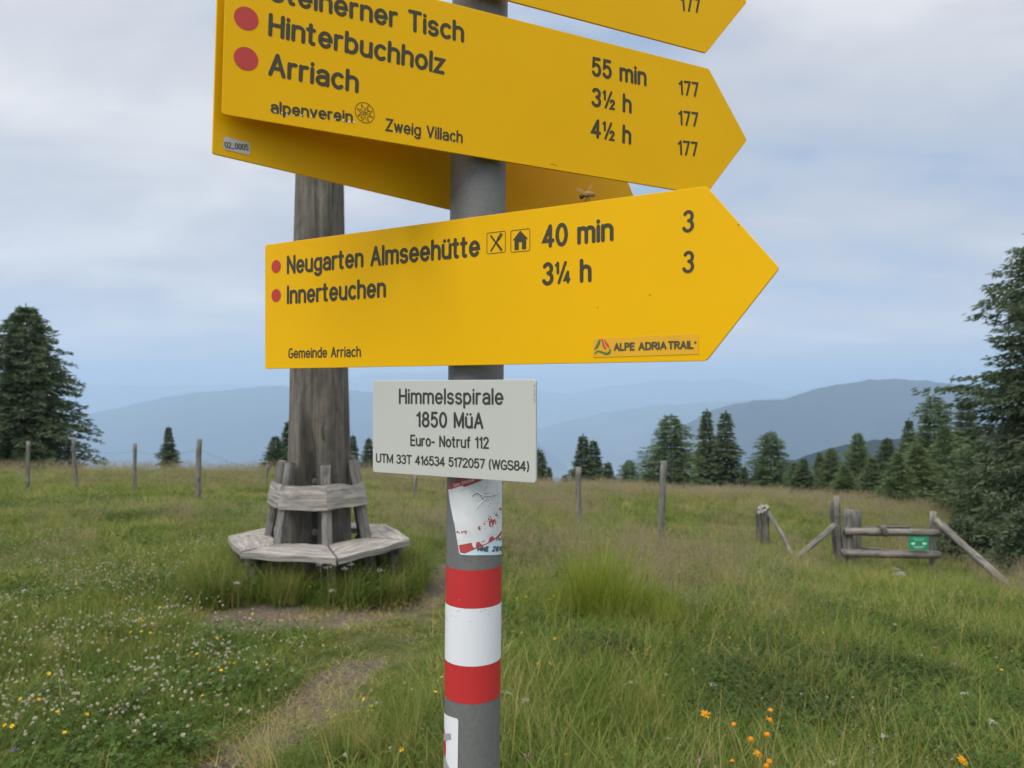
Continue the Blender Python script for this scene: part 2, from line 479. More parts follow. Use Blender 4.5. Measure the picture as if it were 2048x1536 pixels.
def tnoise(t, tcn, scale, detail=5, rough=0.6, out='Object'):
    n = N(t, 'ShaderNodeTexNoise'); setin(n, Scale=scale, Detail=detail, Roughness=rough)
    t.links.new(tcn.outputs[out], n.inputs['Vector'])
    return n.outputs[0]
n1, n2, n3 = tnoise(t, tcn, 0.5), tnoise(t, tcn, 14, 8, 0.7), tnoise(t, tcn, 60, 6)
gcol = ramp(t, n2, [(0.3, (0.035, 0.050, 0.014)), (0.5, (0.075, 0.090, 0.026)), (0.7, (0.13, 0.125, 0.055))])
gcol = mixc(t, ramp(t, n1, [(0.4, (0, 0, 0)), (0.65, (0.55,) * 3)]), gcol, (0.15, 0.12, 0.06))
soil = ramp(t, n3, [(0.3, (0.07, 0.055, 0.04)), (0.5, (0.14, 0.112, 0.085)), (0.72, (0.26, 0.21, 0.16))])
atn = N(t, 'ShaderNodeAttribute', attribute_name='cv')
dfac = ramp(t, math_(t, 'ADD', atn.outputs['Fac'], math_(t, 'MULTIPLY', math_(t, 'SUBTRACT', n2, 0.5), 0.9)), [(0.38, (0, 0, 0)), (0.62, (1, 1, 1))])
near_col = mixc(t, dfac, gcol, soil)
# valley floor: fields and woods far below
sepp = N(t, 'ShaderNodeSeparateXYZ'); t.links.new(tcn.outputs['Object'], sepp.inputs[0])
vf = ramp(t, math_(t, 'DIVIDE', sepp.outputs[2], -600.0), [(0.03, (0, 0, 0)), (0.2, (1, 1, 1))])
vn = N(t, 'ShaderNodeTexVoronoi'); setin(vn, Scale=0.0022); t.links.new(tcn.outputs['Object'], vn.inputs['Vector'])
vcol = ramp(t, vn.outputs['Color'], [(0.25, (0.025, 0.045, 0.018)), (0.55, (0.06, 0.09, 0.03)), (0.8, (0.16, 0.16, 0.08)), (0.95, (0.3, 0.28, 0.25))])
colf = mixc(t, vf, near_col, vcol)
t.links.new(colf, b.inputs['Base Color'])
b.inputs['Roughness'].default_value = 0.95
b.inputs['Specular IOR Level'].default_value = 0.1
bp = N(t, 'ShaderNodeBump'); setin(bp, Strength=0.8, Distance=0.03)
t.links.new(n3, bp.inputs['Height']); t.links.new(bp.outputs[0], b.inputs['Normal'])
me = npmesh('ground', V, Fq, m, dm.ravel())
me.polygons.foreach_set('use_smooth', [True] * len(me.polygons))
g = bpy.data.objects.new('ground', me); COL.objects.link(g)
tag(g, 'alpine meadow ground with a trodden earth path', kind='structure')

# ------------------------------------------------------------------ mountains
def mount_mat(name, c0, c1, c2):
    m, t, b = mat(name)
    tcn = N(t, 'ShaderNodeTexCoord')
    n = tnoise(t, tcn, 0.0016, 8, 0.62)
    n2 = tnoise(t, tcn, 0.02, 5, 0.7)
    f = math_(t, 'ADD', math_(t, 'MULTIPLY', n, 0.7), math_(t, 'MULTIPLY', n2, 0.3))
    t.links.new(ramp(t, f, [(0.35, c0), (0.56, c1), (0.66, c2)]), b.inputs['Base Color'])
    b.inputs['Roughness'].default_value = 1.0
    b.inputs['Specular IOR Level'].default_value = 0.0
    return m
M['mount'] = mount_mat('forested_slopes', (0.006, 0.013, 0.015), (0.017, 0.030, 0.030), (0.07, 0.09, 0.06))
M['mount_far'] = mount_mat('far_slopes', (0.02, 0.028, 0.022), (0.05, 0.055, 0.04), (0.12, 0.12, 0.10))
def ridge(name, prof, D, slope, seed, matk, label, rough=1.0, ngrid=260, lo=-1285.0):
    prof = sorted(prof)
    pxs = np.array([p[0] for p in prof], float); pys = np.array([p[1] for p in prof], float)
    u = np.linspace(pxs[0], pxs[-1], ngrid)
    py = np.interp(u, pxs, pys)
    k = np.ones(5) / 5
    py[2:-2] = np.convolve(py, k, 'valid')
    z = (HY - py) / F * D
    z = z + D * 0.0028 * rough * (vnoise(u, u * 0, 0.06, seed) + 0.6 * vnoise(u, u * 0, 0.16, seed + 3) + .35 * vnoise(u, u * 0, .4, seed + 5) - 0.95)
    H = np.maximum(z - lo, 40)
    offs = np.concatenate([np.linspace(-1, 0, 26), np.linspace(0, 0.8, 10)[1:]])
    UU, OO = np.meshgrid(np.arange(ngrid), offs)
    zz = z[UU]; HH = H[UU]
    Wd = HH / slope
    y = D + OO * Wd
    prof_ = np.abs(OO)
    gully = (vnoise(u[UU] * D / F, y, 1 / 700.0, seed + 1) - .5) * 260 + (vnoise(u[UU] * D / F, y, 1 / 260.0, seed + 2) - .5) * 90
    gully = gully * (D / 12000) ** .3 * np.sin(np.clip(prof_, 0, 1) * math.pi) * np.clip(HH / 900, 0.05, 1)
    zf = zz - HH * prof_ ** 0.9 + gully
    x = (u[UU] - CX) / F * D * (1 + 0.0 * OO)
    V = np.stack([x.ravel(), y.ravel(), zf.ravel()], 1)
    nr = len(offs)
    I, J = np.meshgrid(np.arange(ngrid - 1), np.arange(nr - 1))
    a = J * ngrid + I
    Fq = np.stack([a, a + 1, a + 1 + ngrid, a + ngrid], -1).reshape(-1, 4)
    me = npmesh(name, V, Fq, M[matk])
    me.polygons.foreach_set('use_smooth', [True] * len(me.polygons))
    o = bpy.data.objects.new(name, me); COL.objects.link(o)
    return tag(o, label, kind='structure')
ridge('hill', [(1380, 1010), (1480, 965), (1560, 930), (1640, 903), (1700, 886), (1760, 879), (1850, 872), (2048, 850), (2400, 820), (2900, 840)], 1500, 0.5, 1, 'mount',
      'dark wooded hill just behind the forest edge', 0.8, lo=-330)
ridge('mountain_ridge', [(1090, 1075), (1170, 1000), (1230, 950), (1290, 905), (1350, 860), (1400, 832), (1440, 815), (1490, 803), (1525, 799), (1560, 801), (1600, 786), (1640, 776), (1700, 765),
      (1760, 758), (1800, 757), (1850, 762), (1900, 765), (1980, 776), (2048, 782), (2400, 760), (2900, 830)], 6600, 0.5, 2, 'mount', 'blue forested mountain ridge on the right', 1.0)
ridge('mountain_ridge', [(-700, 800), (-200, 860), (0, 850), (120, 838), (190, 826), (300, 801), (380, 786), (450, 781), (540, 772), (640, 776), (760, 786), (900, 812), (1000, 846), (1060, 872), (1110, 912), (1160, 955), (1230, 1010), (1300, 1080)],
      12000, 0.42, 4, 'mount', 'pale blue mountain ridge on the left behind the wooden trunk', 0.7)
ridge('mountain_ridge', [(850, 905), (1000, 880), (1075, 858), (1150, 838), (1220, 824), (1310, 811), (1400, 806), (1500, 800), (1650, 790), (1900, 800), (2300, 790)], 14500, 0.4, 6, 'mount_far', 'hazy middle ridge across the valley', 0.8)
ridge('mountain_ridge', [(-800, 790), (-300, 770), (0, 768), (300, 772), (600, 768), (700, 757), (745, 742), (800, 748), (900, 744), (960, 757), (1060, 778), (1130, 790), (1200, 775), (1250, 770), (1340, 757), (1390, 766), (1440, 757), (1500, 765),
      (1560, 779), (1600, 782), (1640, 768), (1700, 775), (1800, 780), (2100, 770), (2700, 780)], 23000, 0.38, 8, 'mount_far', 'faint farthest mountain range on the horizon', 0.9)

# haze: the air itself, one even closed volume
hb = MB()
lo_, hi_, s_ = -1290.0, 640.0, 27000.0
hv = [(x, y, z) for z in (lo_, hi_) for y in (-8000.0, 44000.0) for x in (-s_, s_)]
hb.add(hv, [(0, 1, 3, 2), (4, 6, 7, 5), (0, 4, 5, 1), (2, 3, 7, 6), (0, 2, 6, 4), (1, 5, 7, 3)])
hm = bpy.data.materials.new('haze_air'); hm.use_nodes = True
ht = hm.node_tree; ht.nodes.clear()
pv = N(ht, 'ShaderNodeVolumePrincipled')
pv.inputs['Color'].default_value = (0.57, 0.74, 0.95, 1)
pv.inputs['Density'].default_value = 1.25e-4
pv.inputs['Anisotropy'].default_value = 0.2
mo = N(ht, 'ShaderNodeOutputMaterial'); ht.links.new(pv.outputs[0], mo.inputs['Volume'])
hz = hb.build('haze', hm)
bm_ = bmesh.new(); bm_.from_mesh(hz.data); bmesh.ops.recalc_face_normals(bm_, faces=bm_.faces[:]); bm_.to_mesh(hz.data); bm_.free()
tag(hz, 'pale blue haze in the air over the valley', 'haze', kind='stuff')

# ------------------------------------------------------------------ conifers
def conifer_mesh(name, H, Rb, seed, kind='spruce', whorls=34, per=8, twigs=11, card=(0.16, 0.045), power=0.8, droop=0.25, matk='spruce', jit=0.35, bare=0.04):
    """crown of many small needle sprays set along drooping branches"""
    r = np.random.default_rng(seed)
    P, D, L, C = [], [], [], []
    for w in range(whorls):
        t = bare + (1 - bare) * (w + r.uniform(-.3, .3)) / whorls
        t = min(max(t, bare), 0.995)
        z0 = t * H
        rad = Rb * (1 - t) ** power * (0.82 + 0.36 * noise.noise(Vector((t * 9, seed * 3.1, 0))))
        nb = max(3, int(per * (0.45 + 0.55 * (1 - t))))
        a0 = r.uniform(0, 6.28)
        for k in range(nb):
            a = a0 + 6.283 * k / nb + r.uniform(-.35, .35)
            gap = noise.noise(Vector((math.cos(a) * 1.6, math.sin(a) * 1.6, t * 5 + seed)))
            ln = rad * (1 + jit * r.uniform(-1, .7) + 0.35 * gap)
            if ln < 0.05: ln = 0.05
            rise = 0.35 if kind == 'larch' else 0.12
            nt_ = max(3, int(twigs * (0.3 + ln / max(Rb, .1))))
            s = np.linspace(0.10, 1, nt_) + r.uniform(-.03, .03, nt_)
            zz = z0 + ln * (rise * s - (rise + droop * (1 - t * .8)) * s ** 2.0) + (0.10 * ln * np.clip(s - .8, 0, 1) * 3)
            q = np.stack([np.cos(a) * ln * s, np.sin(a) * ln * s, zz], 1)
            side = np.array([-math.sin(a), math.cos(a), 0])
            out = np.array([math.cos(a), math.sin(a), -0.15])
            for sgn in (-1, 0, 1):
                nrep = 2 if sgn else 1
                for rep in range(nrep):
                    spread = (1 - s) * 0.35 * ln + 0.05
                    off = side[None] * (sgn * spread * r.uniform(.1, 1, nt_))[:, None]
                    qq = q + off + r.normal(0, .02, (nt_, 3)) * (1 + H * .1)
                    qq[:, 2] -= np.abs(sgn) * .12 * spread
                    d = out[None] * (0.7 if sgn else 1.0) + side[None] * sgn * 0.8 + r.normal(0, .28, (nt_, 3))
                    d[:, 2] -= (0.25 if kind == 'spruce' else -0.05)
                    P.append(qq); D.append(d)
                    L.append(np.full(nt_, 1.0) * r.uniform(.7, 1.3, nt_))
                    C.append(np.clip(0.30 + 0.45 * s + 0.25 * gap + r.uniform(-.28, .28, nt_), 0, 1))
    # leader
    n = 14
    zt = np.linspace(0.93, 1.0, n) * H
    P.append(np.stack([r.normal(0, .01, n), r.normal(0, .01, n), zt], 1)); D.append(np.stack([r.normal(0, .5, n), r.normal(0, .5, n), np.full(n, 1.)], 1)); L.append(np.full(n, .8)); C.append(np.full(n, .6))
    P = np.concatenate(P); D = np.concatenate(D); L = np.concatenate(L)[:, None]; C = np.concatenate(C)
    D /= np.linalg.norm(D, axis=1, keepdims=True)
    rv = r.normal(0, 1, P.shape); rv[:, 2] *= 0.6
    Sd = np.cross(D, rv); Sd /= np.linalg.norm(Sd, axis=1, keepdims=True)
    ln, wd = card
    tip = P + D * L * ln
    mid = P + D * L * ln * 0.45
    v = np.stack([P, mid + Sd * wd * .5, tip, mid - Sd * wd * .5], 1).reshape(-1, 3)
    f = np.arange(len(v)).reshape(-1, 4)
    me = npmesh(name, v, f, M[matk], np.repeat(C, 4))
    return me
def trunk_mesh(H, r0, seed):
    mb = MB(); random.seed(seed)
    n = 7
    tube(mb, [(0.02 * H * .1 * math.sin(i), 0.01 * i, H * 0.97 * i / (n - 1) - 0.15) for i in range(n)], [r0 * (1 - .93 * i / (n - 1)) for i in range(n)], 9, .15)
    me = bpy.data.meshes.new('trunk'); me.from_pydata(mb.v, [], mb.f); me.materials.append(M['bark'])
    return me
def tree(kindname, base, crown, trunk, s, rot, label, group=None, sxy=1.0, cat='tree'):
    t = thing(kindname, base, label, cat, group)
    for nm, me, sc in (('trunk', trunk, (s, s, s)), ('crown', crown, (s * sxy, s * sxy, s))):
        o = bpy.data.objects.new(nm, me); COL.objects.link(o); o.parent = t
        o.scale = sc; o.rotation_euler = (0, 0, rot)
    return t
# shared shapes, one metre high before scaling is avoided: built at 7 m and scaled to each tree
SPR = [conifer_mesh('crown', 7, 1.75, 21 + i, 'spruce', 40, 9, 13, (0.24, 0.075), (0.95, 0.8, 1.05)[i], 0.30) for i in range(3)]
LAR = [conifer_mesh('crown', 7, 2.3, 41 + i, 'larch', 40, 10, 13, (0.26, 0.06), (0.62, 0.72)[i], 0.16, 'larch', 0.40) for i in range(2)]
TRK = trunk_mesh(7, 0.13, 5)
# px of the axis, py of the tip, distance, half width in px near the meadow's edge, kind, label
TREES = [
 (337, 853, 33, 26, 's', 'small lone pointed spruce standing between the second and third fence posts from the left'),
 (551, 872, 36, 26, 's', 'dark spruce left of the thick wooden trunk, the lower of the two there'),
 (578, 842, 38, 30, 's', 'dark spruce half hidden behind the left edge of the thick wooden trunk'),
 (706, 870, 38, 22, 's', 'dark spruce just right of the thick wooden trunk'),
 (738, 876, 40, 24, 's', 'dark spruce partly hidden by the left edge of the white plate'),
 (800, 890, 40, 26, 's', 'spruce hidden behind the white plate and the steel post'),
 (1078, 898, 44, 26, 's', 'dark spruce showing at the right edge of the white plate'),
 (1099, 935, 44, 10, 's', 'very small spruce right of the one at the white plate'),
 (1130, 950, 40, 14, 's', 'tiny bush-like spruce low on the skyline beside the triple-tipped spruce'),
 (1166, 870, 42, 30, 's', 'tallest spruce of the triple-tipped cluster left of the valley gap'),
 (1187, 880, 43, 26, 's', 'right-hand spruce of the triple-tipped cluster left of the valley gap'),
 (1216, 924, 41, 19, 's', 'small spruce right of the triple-tipped cluster'),
 (1259, 920, 41, 22, 'l', 'small light green conical larch in front of the valley gap'),
 (1300, 940, 42, 26, 'l', 'low light green larch bush at the foot of the broad larch'),
 (1341, 830, 43, 52, 'l', 'broad light green larch behind the tall slim fence post'),
 (1413, 820, 46, 34, 's', 'tall dark spruce, left one of the pair right of the broad larch'),
 (1451, 824, 45, 40, 's', 'tall dark spruce, right one of the pair right of the broad larch'),
 (1488, 935, 42, 14, 's', 'small dark spruce at the foot of the tall pair'),
 (1541, 864, 44, 46, 'l', 'bluish round-topped larch alone right of the tall spruce pair'),
 (1607, 917, 32, 42, 's', 'low broad bushy spruce at the left end of the forest edge'),
 (1663, 897, 40, 30, 'l', 'slim larch behind the low bushy spruce'),
 (1716, 866, 36, 36, 'l', 'larch with split top rising from the forest edge'),
 (1775, 876, 34, 42, 's', 'broad spruce in the middle of the forest edge'),
 (1818, 838, 37, 34, 's', 'spruce with a thin pointed tip in the forest edge'),
 (1868, 792, 33, 55, 'l', 'tallest larch of the forest edge, beside the big near spruce'),
 (1690, 930, 31, 26, 'l', 'low larch filling the forest edge behind the leaning gate posts'),
 (1745, 915, 30, 34, 's', 'low dense spruce of the forest edge above the gate'),
 (1835, 890, 28, 46, 'l', 'wide low larch in front of the tallest larch'),
 (1930, 800, 34, 50, 's', 'spruce standing behind the left side of the big near spruce'),
 (1590, 925, 38, 26, 'l', 'small larch in the gap behind the low bushy spruce'),
 (1640, 905, 44, 30, 's', 'dark spruce behind and left of the slim larch'),
 (1795, 905, 27, 34, 'l', 'low light larch low in the forest edge above the green notice'),
 (1845, 872, 42, 40, 's', 'dark spruce just left of and behind the tallest larch'),
 (1890, 850, 30, 40, 'l', 'larch between the tallest larch and the big near spruce'),
 (1960, 880, 24, 60, 'l', 'dense low larch filling the foot of the big near spruce'),
 (2030, 820, 26, 60, 's', 'spruce at the right edge just behind the big near spruce'),
 (1910, 905, 27, 44, 's', 'low spruce at the left foot of the big near spruce'),
]
for i, (px, py, d, hw, k, lab) in enumerate(TREES):
    base = foot(px, d, -0.05)
    top = (HY - py) / F * d
    H = top - base.z
    s = H / 7.0
    edge_py = 930 if px < 600 else (968 if px < 1500 else 1000)
    tfrac = min(0.85, max(0.0, ((HY - edge_py) / F * d - base.z) / H))
    want = hw / F * d
    if k == 's':
        me = SPR[i % 3]; rb = 1.75; pw = (0.95, 0.8, 1.05)[i % 3]; nm = 'spruce_tree'
    else:
        me = LAR[i % 2]; rb = 2.3; pw = (0.62, 0.72)[i % 2]; nm = 'larch_tree'
    sxy = (1.1 if px == 337 else (1.4 if k == 's' else 1.65)) * want / (rb * s * (1 - tfrac * .8) ** pw)
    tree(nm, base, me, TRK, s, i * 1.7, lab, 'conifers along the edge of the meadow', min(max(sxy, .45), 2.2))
# the two large ones are shapes of their own
base = foot(52, 29, -.05); top = (HY - 612) / F * 29; H = top - base.z
me = conifer_mesh('crown', H, 3.15, 77, 'larch', 50, 14, 26, (0.20, 0.05), 0.66, 0.22, 'spruce', 0.32)
tree('spruce_tree', base, me, trunk_mesh(H, .16, 8), 1, 0.3, 'large bushy dark conifer at the left edge of the photo behind the fence', None)
base = foot(2215, 16.5, -.05); top = (HY - 260) / F * 16.5; H = top - base.z
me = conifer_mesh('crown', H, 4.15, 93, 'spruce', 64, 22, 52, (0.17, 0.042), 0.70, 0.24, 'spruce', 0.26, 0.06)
bt = tree('spruce_tree', base, me, trunk_mesh(H, .17, 9), 1, 0.0, 'big near spruce at the right edge with drooping branch tips', None)
tw = MB(); random.seed(4)
for k in range(46):
    a = random.uniform(2.2, 4.2); z0 = base.z + random.uniform(.4, 3.0)
    p = Vector((base.x, base.y, z0)); ln = random.uniform(1.6, 3.3)
    d = Vector((math.cos(a), math.sin(a), random.uniform(-.25, .12)))
    q = p + d * ln * .55; e = q + (d + Vector((random.uniform(-.3, .3), random.uniform(-.3, .3), -.35))) * ln * .42
    tube(tw, [p, q, e], [.014, .009, .003], 4, 0, False)
    for j in range(4):
        s0 = q.lerp(e, random.random()); tube(tw, [s0, s0 + Vector((random.uniform(-.3, .3), random.uniform(-.3, .3), random.uniform(-.3, .05)))], [.005, .002], 3, 0, False)
tw.build('dead_branches', M['dead_twig'], bt)['kind'] = 'stuff'
# low shrub in front of the big spruce
for i, (px, py, d, hw, lab) in enumerate([(1925, 1035, 14.8, 55, 'dark low spruce bush behind the long slanting gate pole'), (1990, 1045, 14.4, 60, 'dark low spruce bush at the right edge below the big near spruce'), (2050, 1020, 13.6, 70, 'dark bush cut by the right edge of the photo')]):
    base = foot(px, d, -.1); H = (HY - py) / F * d - base.z
    me = conifer_mesh('crown', H, hw / F * d * 1.3, 120 + i, 'larch', 16, 12, 14, (0.10, 0.028), 0.42, 0.2, 'spruce', 0.35, 0.02)
    tree('spruce_bush', base, me, trunk_mesh(H, .04, 12 + i), 1, i, lab, 'low bushes below the big near spruce', cat='bush')

# ------------------------------------------------------------------ grass, leaves and flower heads, scattered as instances
def blades(n, rad, h0, h1, w, bend, seed, lean=0.35, seg=3):
    r = np.random.default_rng(seed)
    ang = r.uniform(0, 6.283, n); rr_ = rad * np.sqrt(r.uniform(0, 1, n))
    bx, by = np.cos(ang) * rr_, np.sin(ang) * rr_
    h = h0 + (h1 - h0) * r.uniform(0, 1, n) ** 1.3
    da = r.uniform(0, 6.283, n); ll = r.uniform(0, lean, n)
    dx, dy = np.cos(da), np.sin(da)
    sx, sy = -dy, dx
    cv = r.uniform(0, 1, n)
    V = []
    for i in range(seg + 1):
        t = i / seg
        out = ll * t + bend * t * t * r.uniform(.3, 1, n) if i else ll * 0
        zc = h * t * (1 - 0.25 * bend * t)
        ww = w * (1 - t) ** .6 * r.uniform(.7, 1.2, n)
        cx, cy = bx + dx * out * h, by + dy * out * h
        if i < seg:
            V.append(np.stack([cx - sx * ww / 2, cy - sy * ww / 2, zc], 1)); V.append(np.stack([cx + sx * ww / 2, cy + sy * ww / 2, zc], 1))
        else:
            V.append(np.stack([cx, cy, zc], 1)); V.append(np.stack([cx + sx * w * .08, cy + sy * w * .08, zc], 1))
    V = np.stack(V, 1)          # n, 2(seg+1), 3
    k = 2 * (seg + 1)
    base = (np.arange(n) * k)[:, None]
    F_ = np.concatenate([base + np.array([[2 * i, 2 * i + 1, 2 * i + 3, 2 * i + 2]]) for i in range(seg)], 0)
    return V.reshape(-1, 3), F_, np.repeat(cv, k), (bx, by, h, dx, dy, ll)
def heads(n, rad, h0, h1, seed, hl=0.10, cards=12, size=0.010, spread=0.012, lean=.2):
    """thin stalks carrying loose panicles"""
    V, F_, c, (bx, by, h, dx, dy, ll) = blades(n, rad, h0, h1, 0.0016, 0.15, seed, lean, 3)
    r = np.random.default_rng(seed + 1)
    n2 = n * cards
    t = np.tile(np.linspace(0, 1, cards), n)
    rep = lambda a_: np.repeat(a_, cards)
    out = rep(ll) + 0.1
    H = rep(h)
    P = np.stack([rep(bx) + rep(dx) * out * H, rep(by) + rep(dy) * out * H, H * .97 - t * hl], 1) + r.normal(0, 1, (n2, 3)) * np.array([spread, spread, .004]) * (0.3 + t[:, None])
    d = r.normal(0, 1, (n2, 3)); d[:, 2] = np.abs(d[:, 2]) + .6; d /= np.linalg.norm(d, axis=1, keepdims=True)
    s = np.cross(d, r.normal(0, 1, (n2, 3))); s /= np.linalg.norm(s, axis=1, keepdims=True)
    v = np.stack([P, P + d * size * .5 + s * size * .28, P + d * size, P + d * size * .5 - s * size * .28], 1).reshape(-1, 3)
    f = np.arange(len(v)).reshape(-1, 4) + len(V)
    return np.concatenate([V, v]), np.concatenate([F_, f]), np.concatenate([c, np.repeat(r.uniform(.2, 1, n2), 4)])
def leaves(n, rad, h0, h1, size, seed, tri=True):
    """small rounded leaves on short stalks; trefoils when tri"""
    r = np.random.default_rng(seed)
    m_ = 3 if tri else 1
    ang = r.uniform(0, 6.283, n); rr_ = rad * np.sqrt(r.uniform(0, 1, n))
    P = np.stack([np.cos(ang) * rr_, np.sin(ang) * rr_, r.uniform(h0, h1, n)], 1)
    V = []
    a0 = r.uniform(0, 6.283, n); tl = r.normal(0, .35, (n, 2)); sz = size * r.uniform(.6, 1.2, n)
    for k in range(m_):
        a = a0 + k * 2.094
        u = np.stack([np.cos(a), np.sin(a), tl[:, 0] * np.cos(a) + tl[:, 1] * np.sin(a)], 1) * sz[:, None]
        w = np.stack([-np.sin(a), np.cos(a), -tl[:, 0] * np.sin(a) + tl[:, 1] * np.cos(a)], 1) * sz[:, None] * .42
        V += [P + u * .05, P + u * .6 + w, P + u, P + u * .6 - w]
    V = np.stack(V, 1).reshape(-1, 3)
    return V, np.arange(len(V)).reshape(-1, 4), np.repeat(r.uniform(0, 1, n), 4 * m_)
def puffs(n, rad, h0, h1, size, seed, petals=22, flat=0.8):
    """round flower heads made of many small petals, on thin stems"""
    r = np.random.default_rng(seed)
    ang = r.uniform(0, 6.283, n); rr_ = rad * np.sqrt(r.uniform(0, 1, n))
    P = np.stack([np.cos(ang) * rr_, np.sin(ang) * rr_, r.uniform(h0, h1, n)], 1)
    P = np.repeat(P, petals, 0)
    d = r.normal(0, 1, P.shape); d[:, 2] = d[:, 2] * flat + .25; d /= np.linalg.norm(d, axis=1, keepdims=True)
    s = np.cross(d, r.normal(0, 1, P.shape)); s /= np.linalg.norm(s, axis=1, keepdims=True)
    sz = np.repeat(size * r.uniform(.7, 1.15, n), petals)[:, None]
    v = np.stack([P, P + d * sz * .4 + s * sz * .22, P + d * sz * .5, P + d * sz * .4 - s * sz * .22], 1).reshape(-1, 3)
    return v, np.arange(len(v)).reshape(-1, 4), np.repeat(r.uniform(0, 1, len(P)), 4)
def variants(name, parts_list):
    """a collection outside the scene that holds the shapes to scatter"""
    c = bpy.data.collections.new(name)
    for i, (matk, (V, Fq, cv)) in enumerate(parts_list):
        me = npmesh('%s_%02d' % (name, i), V, Fq, M[matk], cv)
        o = bpy.data.objects.new('%s_%02d' % (name, i), me)
        c.objects.link(o)
    return c
def scatter(name, coll, pts, scales, label, cat, tilt=0.12, zs=None):
    pts = np.asarray(pts); n = len(pts)
    me = bpy.data.meshes.new(name)
    me.vertices.add(n); me.vertices.foreach_set('co', pts.astype(np.float32).ravel())
    k = len(coll.objects)
    at_ = me.attributes.new('rot', 'FLOAT_VECTOR', 'POINT')
    rot = np.stack([rng.normal(0, tilt, n), rng.normal(0, tilt, n), rng.uniform(0, 6.283, n)], 1)
    at_.data.foreach_set('vector', rot.astype(np.float32).ravel())
    at_ = me.attributes.new('sc', 'FLOAT_VECTOR', 'POINT')
    zs = scales if zs is None else zs
    at_.data.foreach_set('vector', np.stack([scales, scales, zs], 1).astype(np.float32).ravel())
    at_ = me.attributes.new('idx', 'INT', 'POINT')
    at_.data.foreach_set('value', rng.integers(0, k, n).astype(np.int32))
    o = bpy.data.objects.new(name, me); COL.objects.link(o)
    ng = bpy.data.node_groups.new(name + '_scatter', 'GeometryNodeTree')
    ng.interface.new_socket('Geometry', in_out='INPUT', socket_type='NodeSocketGeometry')
    ng.interface.new_socket('Geometry', in_out='OUTPUT', socket_type='NodeSocketGeometry')
    gi, go = N(ng, 'NodeGroupInput'), N(ng, 'NodeGroupOutput')
    ci = N(ng, 'GeometryNodeCollectionInfo')
    ci.inputs['Collection'].default_value = coll
    ci.inputs['Separate Children'].default_value = True
    ci.inputs['Reset Children'].default_value = True
    ip = N(ng, 'GeometryNodeInstanceOnPoints')
    ip.inputs['Pick Instance'].default_value = True
    def attr(nm, dt):
        a_ = N(ng, 'GeometryNodeInputNamedAttribute', data_type=dt)
        a_.inputs['Name'].default_value = nm
        return a_.outputs[0]
    L = ng.links.new
    L(gi.outputs[0], ip.inputs['Points'])
    L(ci.outputs[0], ip.inputs['Instance'])
    L(attr('idx', 'INT'), ip.inputs['Instance Index'])
    L(attr('rot', 'FLOAT_VECTOR'), ip.inputs['Rotation'])
    L(attr('sc', 'FLOAT_VECTOR'), ip.inputs['Scale'])
    L(ip.outputs[0], go.inputs[0])
    md = o.modifiers.new('scatter', 'NODES'); md.node_group = ng
    return tag(o, label, cat, kind='stuff')
def sample(n, d0, d1, p=2.0, half=0.80):
    n = int(n * 1.5); half *= 1.5
    """points over the meadow wedge in front, denser close by"""
    u = rng.uniform(0, 1, n)
    q = 2 - p
    d = (d0 ** (q) + u * (d1 ** (q) - d0 ** (q))) ** (1 / q) if abs(q) > 1e-6 else d0 * (d1 / d0) ** u
    x = rng.uniform(-half, half, n) * d
    return x, d
BX, BY = -1.776, 6.93       # the wooden trunk's axis
def near_bench(x, y): return np.hypot(x - BX, y - BY)
def pxof(x, y): return CX + x / y * F

turf = variants('turf_clump', [('grass', blades(170, .17, .03, .10, .0042, .5, s)[:3]) for s in (1, 2, 3)] + [('herb', leaves(70, .16, .015, .05, .014, 9))] + [('grass_y', blades(110, .17, .03, .09, .0035, .6, 12)[:3])])
mead = variants('meadow_clump', [('grass', blades(120, .17, .10, .27, .0042, .55, s)[:3]) for s in (4, 5, 6, 51)] + [('grass_y', blades(80, .17, .10, .26, .0035, .5, 8)[:3]), ('grass_y', blades(60, .17, .14, .34, .003, .4, 18)[:3]), ('grass', blades(50, .17, .10, .24, .0085, .8, 19, .6, 4)[:3]), ('grass_y', blades(18, .20, .22, .46, .0028, .3, 20, .7, 4)[:3])])
tallg = variants('tall_clump', [('grass', blades(110, .13, .22, .52, .0040, .5, 31, .5)[:3]), ('grass_y', blades(80, .13, .25, .55, .0036, .45, 32, .4)[:3]), ('grass', blades(90, .15, .15, .45, .0050, .7, 36, .7)[:3]), ('herb', leaves(90, .14, .05, .36, .024, 37, False))])
seedc = variants('seed_clump', [('seed', heads(26, .20, .26, .52, s, .10, 13, .011, .010)) for s in (14, 15, 16)])
herbc = variants('herb_clump', [('herb', leaves(120, .16, .01, .10, .015, s)) for s in (24, 25)] + [('herb', leaves(60, .15, .02, .09, .020, 26, False))])
straw = variants('straw_clump', [('grass_y', blades(70, .15, .01, .05, .003, 1.4, s, 1.6)[:3]) for s in (27, 28)])
clov = variants('clover_clump', [('clover', puffs(6, .17, .08, .13, .0165, s)) for s in (33, 34, 35)])

# turf everywhere near
x, y = sample(15000, 2.0, 12.5, 1.6)
dirt = field(DIRT, x, y); worn = field(WORN, x, y)
keep = rng.uniform(0, 1, len(x)) > np.clip(dirt * 1.9 - .12, 0, .97)
x, y, worn, dirt = x[keep], y[keep], worn[keep], dirt[keep]
z = ground_np(x, y)
sc = rng.uniform(.7, 1.2, len(x)) * (1 - .5 * np.clip(worn + dirt, 0, 1)); zs = sc * np.clip(1.15 - .95 * worn, .22, 1.2) * rng.uniform(.7, 1.2, len(x))
scatter('short_turf', turf, np.stack([x, y, z], 1), sc, 'short green turf with small leaves covering the near meadow', 'grass', zs=zs)
